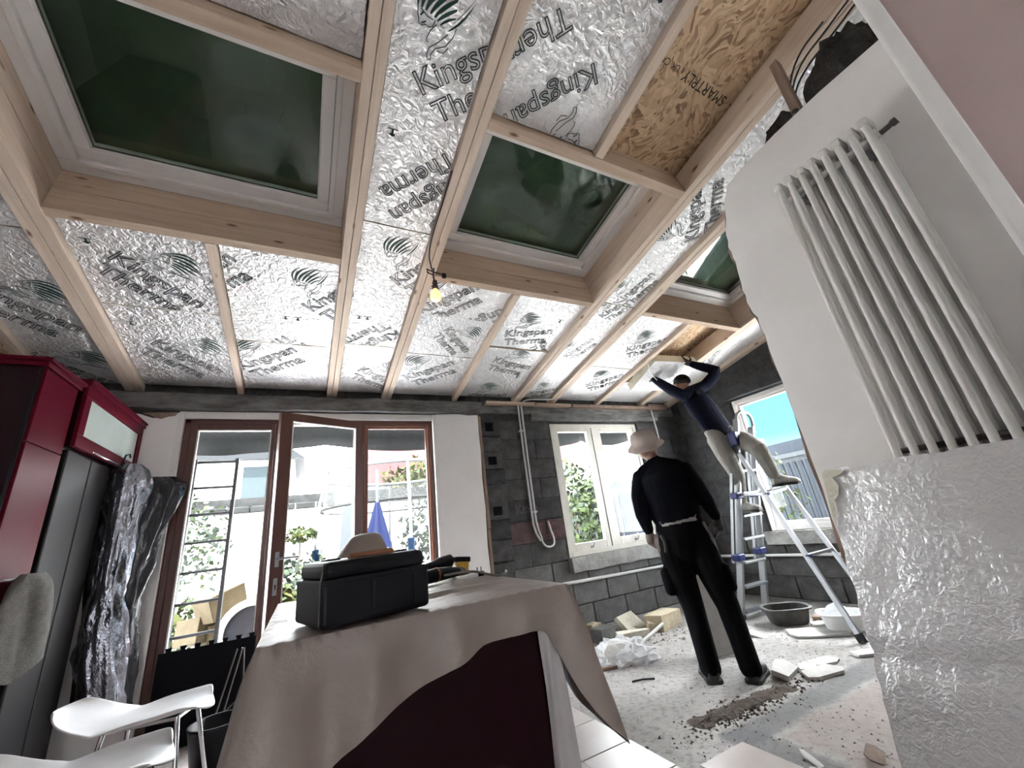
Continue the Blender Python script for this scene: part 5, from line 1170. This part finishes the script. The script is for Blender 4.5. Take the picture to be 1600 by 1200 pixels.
# clear plastic sheet crumpled on the floor
bm = bmesh.new(); bmesh.ops.create_icosphere(bm, subdivisions=4, radius=1)
for v in bm.verts:
    d = v.co.normalized(); r_ = 1+.35*fbm(d*2.2, 1.3, 4)+.15*abs(fbm(d*6, 1., 3)); v.co = Vector((d.x*.22*r_, d.y*.16*r_, max(d.z*.12*r_, -.03)+.03))
t = MB(); t.bm(bm, 0, None, False); bm.free(); o = t.build('plastic_sheet', 'clear_film'); o.location = (2.30, 2.98, 0); o.rotation_euler = (0, 0, -.5); tag(o, 'crumpled clear plastic sheet on the floor', 'plastic sheet')
# grey slab standing behind the person's legs
t = MB(); t.box(-.13, .13, -.012, .012, 0, .86, jit=.004); o = bevel(t.build('cement_board', 'dust_grey'), .002); o.location = (2.86, 2.52, 0); o.rotation_euler = (-.22, -.10, -.75); tag(o, 'grey board standing behind the legs of the person in the hat', 'board')
# fine rubble: crumbs nobody could count
t = MB(); random.seed(5)
def crumbs(n, fx, smin, smax, mi):
    for _ in range(n):
        x, y = fx(); s_ = random.uniform(smin, smax)*random.random()**.6; a = random.uniform(0, 6.28)
        v = [Vector((math.cos(a+k*2.1)*s_*random.uniform(.6, 1), math.sin(a+k*2.1)*s_*random.uniform(.6, 1), 0)) for k in range(3)]+[Vector((0, 0, s_*random.uniform(.4, .9)))]
        t.add([p+Vector((x, y, 0)) for p in v], [(0, 1, 3), (1, 2, 3), (2, 0, 3), (0, 2, 1)], mi)
crumbs(1500, lambda: (random.uniform(1.55, 4.7), random.uniform(.9, 3.95)), .004, .014, 0)
crumbs(700, lambda: (random.gauss(2.25, .28), random.gauss(1.90, .05)), .005, .022, 1)
crumbs(500, lambda: (random.uniform(2.0, 3.3), random.uniform(3.0, 3.95)), .006, .028, 0)
crumbs(220, lambda: (random.uniform(1.6, 2.6), random.uniform(1.1, 1.8)), .003, .011, 1)
crumbs(260, lambda: (random.uniform(1.6, 4.2), random.uniform(1.2, 3.4)), .003, .012, 2)
o = t.build('rubble', ['dust_grey', 'dirt', 'board_white']); tag(o, 'fine rubble and dirt crumbs scattered over the concrete floor', 'rubble', kind='stuff')
# shallow mound of brown dirt in the broken trench
n = 40; rows = []
for j in range(9):
    r = []
    for i in range(n+1):
        x = 1.86+.80*i/n; y = 1.955-.055*(i/n)+(j/8-.5)*(.13+.03*math.sin(i*.7)); e = 1-abs(j/8-.5)*2; f = min(1, i/5, (n-i)/5); r.append((x, y+.02*fbm((x*9, j, 0), 1.), -.001+.022*e*f*(.6+.8*abs(fbm((x*14, y*14, 0), 1.2, 3)))))
    rows.append(r)
t = MB(); t.grid(rows, smooth=False); o = t.build('dirt_heap', 'dirt'); tag(o, 'ridge of brown dirt along the broken floor trench', 'dirt', kind='stuff')
# ------------------------------------------------------------------ garden outside the glazing
mb = MB(); mb.box(-14, 22, D+.115, 40, -.3, -.12); struct(mb.build('garden_ground', 'paving'), 'pale garden paving')
mb = MB(); mb.box(XR+.25, 22, -6, D+.25, -.3, -.12); mb.box(-6, XR+.25, -12, -3.75, -.3, -.12); struct(mb.build('side_ground', 'paving'), 'pale paving beside the house')
def bush(label, loc, r, leaves, m, size=.06, sc=(1, 1, 1), grp='garden shrubs', name='shrub', cat='shrub', stem=0.):
    root = thing(name, label, cat, loc, group=grp); t = MB(); rnd = random.Random(len(label)*131+int(abs(loc[0])*97+loc[1]*13))
    for _ in range(leaves):
        d = Vector((rnd.gauss(0, 1), rnd.gauss(0, 1), rnd.gauss(0, 1))).normalized(); rr_ = r*(.72+.36*rnd.random())*(1+.25*fbm(d*2+Vector(loc), 1.)); c = Vector((d.x*sc[0], d.y*sc[1], d.z*sc[2]))*rr_+Vector((0, 0, r*sc[2]*.9+stem))
        a = Vector((rnd.uniform(-1, 1), rnd.uniform(-1, 1), rnd.uniform(-1, 1))).normalized(); b = a.cross(d).normalized() if abs(a.dot(d)) < .95 else Vector((1, 0, 0)); s_ = size*rnd.uniform(.6, 1.2)
        t.add([c-b*s_*.5, c+a*s_*.9, c+b*s_*.5, c-a*s_*.9], [(0, 1, 2, 3)], 0 if rnd.random() < .7 or len(m) == 1 else 1)
    t.build('foliage', list(m), root)
    t = MB(); t.tube([(0, 0, 0), (.02*r, 0, stem+r*sc[2])], [max(.02, .05*r), .015], 6); t.build('stem', 'bark', root)
    return root
# garden wall with its coping
root = struct(bpy.data.objects.new('garden_wall', None), 'white rendered garden wall with grey coping'); COL.objects.link(root); root.location = (0, 9.9, -.12)
t = MB(); t.box(-7, 3.4, 0, .25, 0, 2.12); t.build('wall_face', 'white_wall', root)
for i in range(26):
    t = MB(); t.bbox(-7+.4*i+.01, -7+.4*(i+1)-.01, -.06, .3, 2.12, 2.25, .02, seg=1); t.build('coping_stone', 'coping', root)
t = MB(); t.box(-7, 3.4, .02, .1, 2.25, 2.42); t.build('trellis_strip', 'coping', root)
# neighbouring houses
def house(label, x0, x1, y0, y1, h, ridge, wallm, axis='x', wins=()):
    root = thing('neighbour_house', label, 'house', ((x0+x1)/2, (y0+y1)/2, -.12), group='neighbouring houses'); cx_, cy_ = (x0+x1)/2, (y0+y1)/2
    t = MB(); t.box(x0-cx_, x1-cx_, y0-cy_, y1-cy_, 0, h); t.build('walls', wallm, root)
    o_ = .35; X0, X1, Y0, Y1 = x0-cx_-o_, x1-cx_+o_, y0-cy_-o_, y1-cy_+o_; t = MB()
    hx = (X1-X0)*.22
    t.add([(X0, Y0, h), (X1, Y0, h), (X1, Y1, h), (X0, Y1, h), (X0+hx, 0, h+ridge), (X1-hx, 0, h+ridge)], [(0, 1, 5, 4), (1, 2, 5), (2, 3, 4, 5), (3, 0, 4), (3, 2, 1, 0)]); t.build('roof', 'red_tile', root)
    t = MB(); t.bar((X0, Y0, h-.04), (X1, Y0, h-.04), .1, .12); t.build('gutter', 'fence_white', root)
    for (wx, wz, ww, wh) in wins:
        t = MB(); t.box(wx-ww/2-cx_, wx+ww/2-cx_, y0-cy_-.04, y0-cy_+.02, wz, wz+wh); w_ = t.build('window', 'fence_white', root)
        t = MB(); t.box(wx-ww/2-cx_+.08, wx+ww/2-cx_-.08, y0-cy_-.05, y0-cy_-.03, wz+.08, wz+wh-.08); t.build('pane', 'mirror_dark', w_)
    return root
house('white neighbouring house with red tiled roof seen through the right door pane', 1.1, 6.2, 14.5, 21, 3.1, 2.3, 'house_white', wins=[(2.6, 1.2, .9, 1.1)])
house('neighbouring house with red hipped roof seen through the cream window', 7.4, 12.4, 12.5, 17.5, 3.0, 1.6, 'house_white', wins=[(10.3, 1.3, .8, .9)])
root = thing('neighbour_house', 'pale blue gabled house seen through the left door pane', 'house', (-2.4, 17, -.12), group='neighbouring houses')
t = MB(); t.box(-2.5, 2.0, -2, 3, 0, 4.2); t.build('walls', 'house_white', root)
t = MB(); t.add([(-2.8, -2.3, 4.2), (2.3, -2.3, 4.2), (2.3, 3, 4.2), (-2.8, 3, 4.2), (-.25, -2.3, 6.2), (-.25, 3, 6.2)], [(0, 1, 4), (1, 2, 5, 4), (2, 3, 5), (3, 0, 4, 5), (3, 2, 1, 0)]); t.build('roof', 'slate', root)
t = MB(); t.box(.6, 1.5, -2.06, -2, 1.2, 4.0); t.build('bay_panel', 'house_blue', root)
t = MB(); t.tube([(1.7, -2.1, 0), (1.7, -2.1, 4.2)], .06, 8); t.build('downpipe', 'house_blue', root)
# dark scalloped awning over doors and window
def awning(label, x0, x1, scallops):
    n = 60; rows = []
    for j in range(9):
        f = j/8; r = []
        for i in range(n+1):
            g = i/n; x = x0+(x1-x0)*g; y = D+.12+.60*f; z = 2.66-.48*f+.02*fbm((x*2, f*3, 0), 1.)
            if j == 8: z = 2.16-(.085*abs(math.sin(PI*scallops*g))-.02)-.035*fbm((x*.9, 3, 0), 1.)
            r.append((x, y, z))
        rows.append(r)
    t = MB(); t.grid(rows); o = t.build('awning', 'awning'); m = o.modifiers.new('solid', 'SOLIDIFY'); m.thickness = .006; return tag(o, label, 'awning', 'dark awnings outside')
awning('dark awning with a wavy hem outside the glazed doors', -1.7, 2.0, 2); awning('dark awning with a wavy hem outside the cream window', 2.6, 5.1, 2.5)
# aluminium ladder leaning outside the left pane
root = thing('garden_ladder', 'grey aluminium ladder standing outside the left door pane', 'ladder', (-.79, 4.62, -.12))
for x in (-.165, .165):
    t = MB(); t.bar((x, 0, 0), (x, .12, 2.17), .028, .06, upv=(0, 1, 0)); t.build('rail', 'galv', root)
for k in range(9):
    z = .20+.243*k; t = MB(); t.tube([(-.165, .12*z/2.17, z), (.165, .12*z/2.17, z)], .014, 6); t.build('rung', 'galv', root)
# heap of offcuts
random.seed(21); spots = [(-.85, 5.05, 0), (-.62, 5.1, 0), (-.42, 5.2, 0), (-.95, 5.35, 0), (-.7, 5.4, 0), (-.5, 5.45, .0), (-.78, 5.15, .16), (-.55, 5.22, .16), (-.68, 5.32, .32), (-.84, 5.28, .34), (-.48, 5.35, .31), (-.66, 5.2, .48)]; spots = [(x, y, z*1.55) for x, y, z in spots]
wh = ('at the left foot', 'low in the middle', 'at the right foot', 'behind on the left', 'behind in the middle', 'behind on the right', 'in the second layer on the left', 'in the second layer on the right', 'tilted near the top', 'high on the left', 'high on the right', 'topmost')
for (x, y, z), w_ in zip(spots, wh):
    chunk('yellow foam offcut in the garden heap, %s' % w_, (x, y, z-.12), .34, .26, .22, 'timber_offcut', random.uniform(-.9, .9), random.uniform(-.35, .35), random.uniform(-.35, .35), grp='offcut heap outside')
# round white tub on its side with dark inside
root = thing('round_tub', 'round white rimmed tub standing on edge outside the left pane', 'tub', (-.40, 4.80, .50), (math.radians(80), 0, math.radians(-12)))
t = MB(); t.lathe([(.20, -.25), (.23, 0), (.26, .0), (.262, .02), (.225, .022), (.20, .015)], 28, cap=False); t.build('shell', 'tub_white', root)
t = MB(); t.lathe([(.001, 0), (.205, .0)], 28, cap=False); t.build('inside', 'mirror_dark', root)
t = MB(); t.box(-.12, .12, -.62, -.2, -.2, -.05); t.build('stand', 'galv', root)
# trampoline with safety net
TC = Vector((1.52, 7.8, -.12)); TR = 1.35
root = thing('trampoline', 'round trampoline with safety net and bent poles in the garden', 'trampoline', TC)
def circ(z, r=TR, n=48): return [(r*math.cos(2*PI*k/n), r*math.sin(2*PI*k/n), z) for k in range(n+1)]
for z, r, nm in ((2.42, .030, 'top_ring'), (.55, .04, 'base_ring')):
    t = MB(); t.tube(circ(z), r, 6); t.build(nm, 'galv', root)
t = MB(); t.tube(circ(1.85, TR*.96), .022, 6); t.build('net_band', 'coping', root)
t = MB(); t.grid([[p for p in circ(z, TR*(1-.10*math.sin(PI*min(1, (z-.55)/1.87)))) ] for z in (.55, .8, 1.1, 1.4, 1.7, 2.0, 2.25, 2.42)]); t.build('net', 'net', root)
t = MB(); t.lathe([(.001, .57), (TR*.97, .57)], 40, cap=False); t.build('mat', 'matt_black', root)
for k in range(6):
    a = 2*PI*k/6+.45; p = Vector((math.cos(a), math.sin(a), 0)); t = MB(); t.tube([p*(TR+.03), p*(TR+.16)+Vector((0, 0, 1.3)), p*(TR+.12)+Vector((0, 0, 1.9)), p*TR+Vector((0, 0, 2.42))], .026, 6); po = t.build('pole', 'galv', root)
    t = MB(); t.tube([p*(TR+.045)+Vector((0, 0, .1)), p*(TR+.16)+Vector((0, 0, 1.25))], .05, 8); t.build('pad', 'blue_bright' if k in (3, 4) else 'fence_white', po)
# folded blue parasol and white panels
root = thing('folded_parasol', 'folded blue garden parasol on a white pole', 'parasol', (.92, 6.2, -.12))
t = MB(); t.tube([(0, 0, 0), (0, 0, 2.25)], .022, 8); t.build('pole', 'fence_white', root)
rows = []
for j in range(9):
    f = j/8; r = []
    for k in range(24): a = 2*PI*k/24; rr_ = (.03+.15*f)*(1+.25*math.sin(6*a)); r.append((rr_*math.cos(a), rr_*math.sin(a), 1.78-.62*f))
    rows.append(r)
t = MB(); t.grid(rows, closed=True); t.build('canopy', 'blue_cloth', root)
for k, (x, y) in enumerate(((.40, 5.9), (.56, 5.95))):
    t = MB(); t.box(-.07, .07, -.02, .02, 0, 1.75); o = t.build('screen_door', 'fence_white'); o.location = (x, y, -.12); o.rotation_euler = (-.06, .07, 0); tag(o, ('left' if k == 0 else 'right')+' one of two white screen doors standing in the garden', 'screen')
bush('cloud pruned little tree in the garden, top tuft', (-.05, 7.0, -.12), .16, 260, ('leaf', 'leaf_yellow'), .05, (1.3, 1, .7), stem=1.38, name='topiary_tree', cat='tree')
bush('lower bushy part of the pruned garden tree', (.0, 7.2, -.12), .38, 700, ('leaf_blue', 'leaf'), .06, (1.2, 1, .9), stem=.55, name='topiary_tree', cat='tree')
bush('yellow green grass tuft outside the left pane', (-.24, 5.9, -.12), .22, 420, ('leaf_yellow', 'leaf'), .09, (.8, .8, 1.5), stem=.3)
bush('green shrub left of the ladder outside', (-1.35, 6.4, -.12), .45, 700, ('leaf', 'leaf_yellow'), .07, (1, 1, 1.1))
bush('red flowered plant behind the offcut heap', (-.15, 6.6, -.12), .3, 350, ('leaf', 'flower'), .06, (1, 1, .9), stem=.3)
bush('leafy creeper on the garden wall at the left', (-2.1, 9.5, -.12), .75, 700, ('leaf_blue', 'leaf'), .08, (1.2, .4, 1.2), stem=.8)
bush('yellow green tree in front of the red roof', (2.9, 11.2, -.12), .9, 1400, ('leaf_yellow', 'leaf'), .10, (1.3, .8, .75), stem=2.0, name='garden_tree', cat='tree')
bush('grey green shrub behind the trampoline net', (2.5, 9.35, -.12), .75, 900, ('leaf_blue', 'leaf'), .08, (.9, .5, 1.5), stem=.1)
bush('tall hedge bush seen through the left casement', (6.6, 9.6, -.12), 1.1, 1800, ('leaf', 'leaf_blue'), .11, (1, .8, 1.3), grp='hedge behind the fence')
bush('tall hedge bush seen through the right casement', (8.4, 10.4, -.12), 1.1, 1800, ('leaf', 'leaf_yellow'), .11, (1.1, .8, 1.15), grp='hedge behind the fence')
bush('flowering shrub low in the right casement', (5.0, 5.6, -.12), .42, 600, ('leaf', 'flower'), .06, (1, 1, 1))
bush('thin climbing plant on the fence outside the right window', (7.0, 4.3, -.12), .55, 260, ('leaf', 'leaf_yellow'), .06, (.4, .9, 1.5), stem=.3)
bush('low green shrub under the right window', (6.4, 3.6, -.12), .35, 500, ('leaf', 'leaf_yellow'), .06, (1, 1.2, .9))
# ribbed metal fence down the side of the garden
FA, FB = Vector((7.15, 1.0, -.12)), Vector((8.25, 12.4, -.12)); fd = (FB-FA).normalized(); fl_ = (FB-FA).length
root = thing('ribbed_fence', 'pale blue ribbed metal garden fence', 'fence', FA, (0, 0, math.atan2(fd.y, fd.x)))
t = MB(); t.box(0, fl_, -.004, .004, .05, 1.78); t.build('sheet', 'fence_white', root)
me = None
nsl = int(fl_/.115)
for i in range(nsl):
    if me is None: t = MB(); t.bbox(-.030, .030, 0, .025, .05, 1.70, .008, seg=1); me = t.mesh('slat', 'fence_blue')
    o = link('slat', me, root); o.location = (.06+i*.115, .004, 0)
for z in (1.78, .02):
    t = MB(); t.box(0, fl_, -.03, .04, z, z+.07); t.build('rail', 'fence_white', root)
for i in range(6):
    t = MB(); t.box(-.04+i*fl_/5.5, .04+i*fl_/5.5, -.03, .055, 0, 1.95); t.build('post', 'fence_white', root)
t = MB(); t.box(0, fl_, -.02, .02, 1.85, 2.05); t.build('trellis_top', 'fence_blue', root)
# end
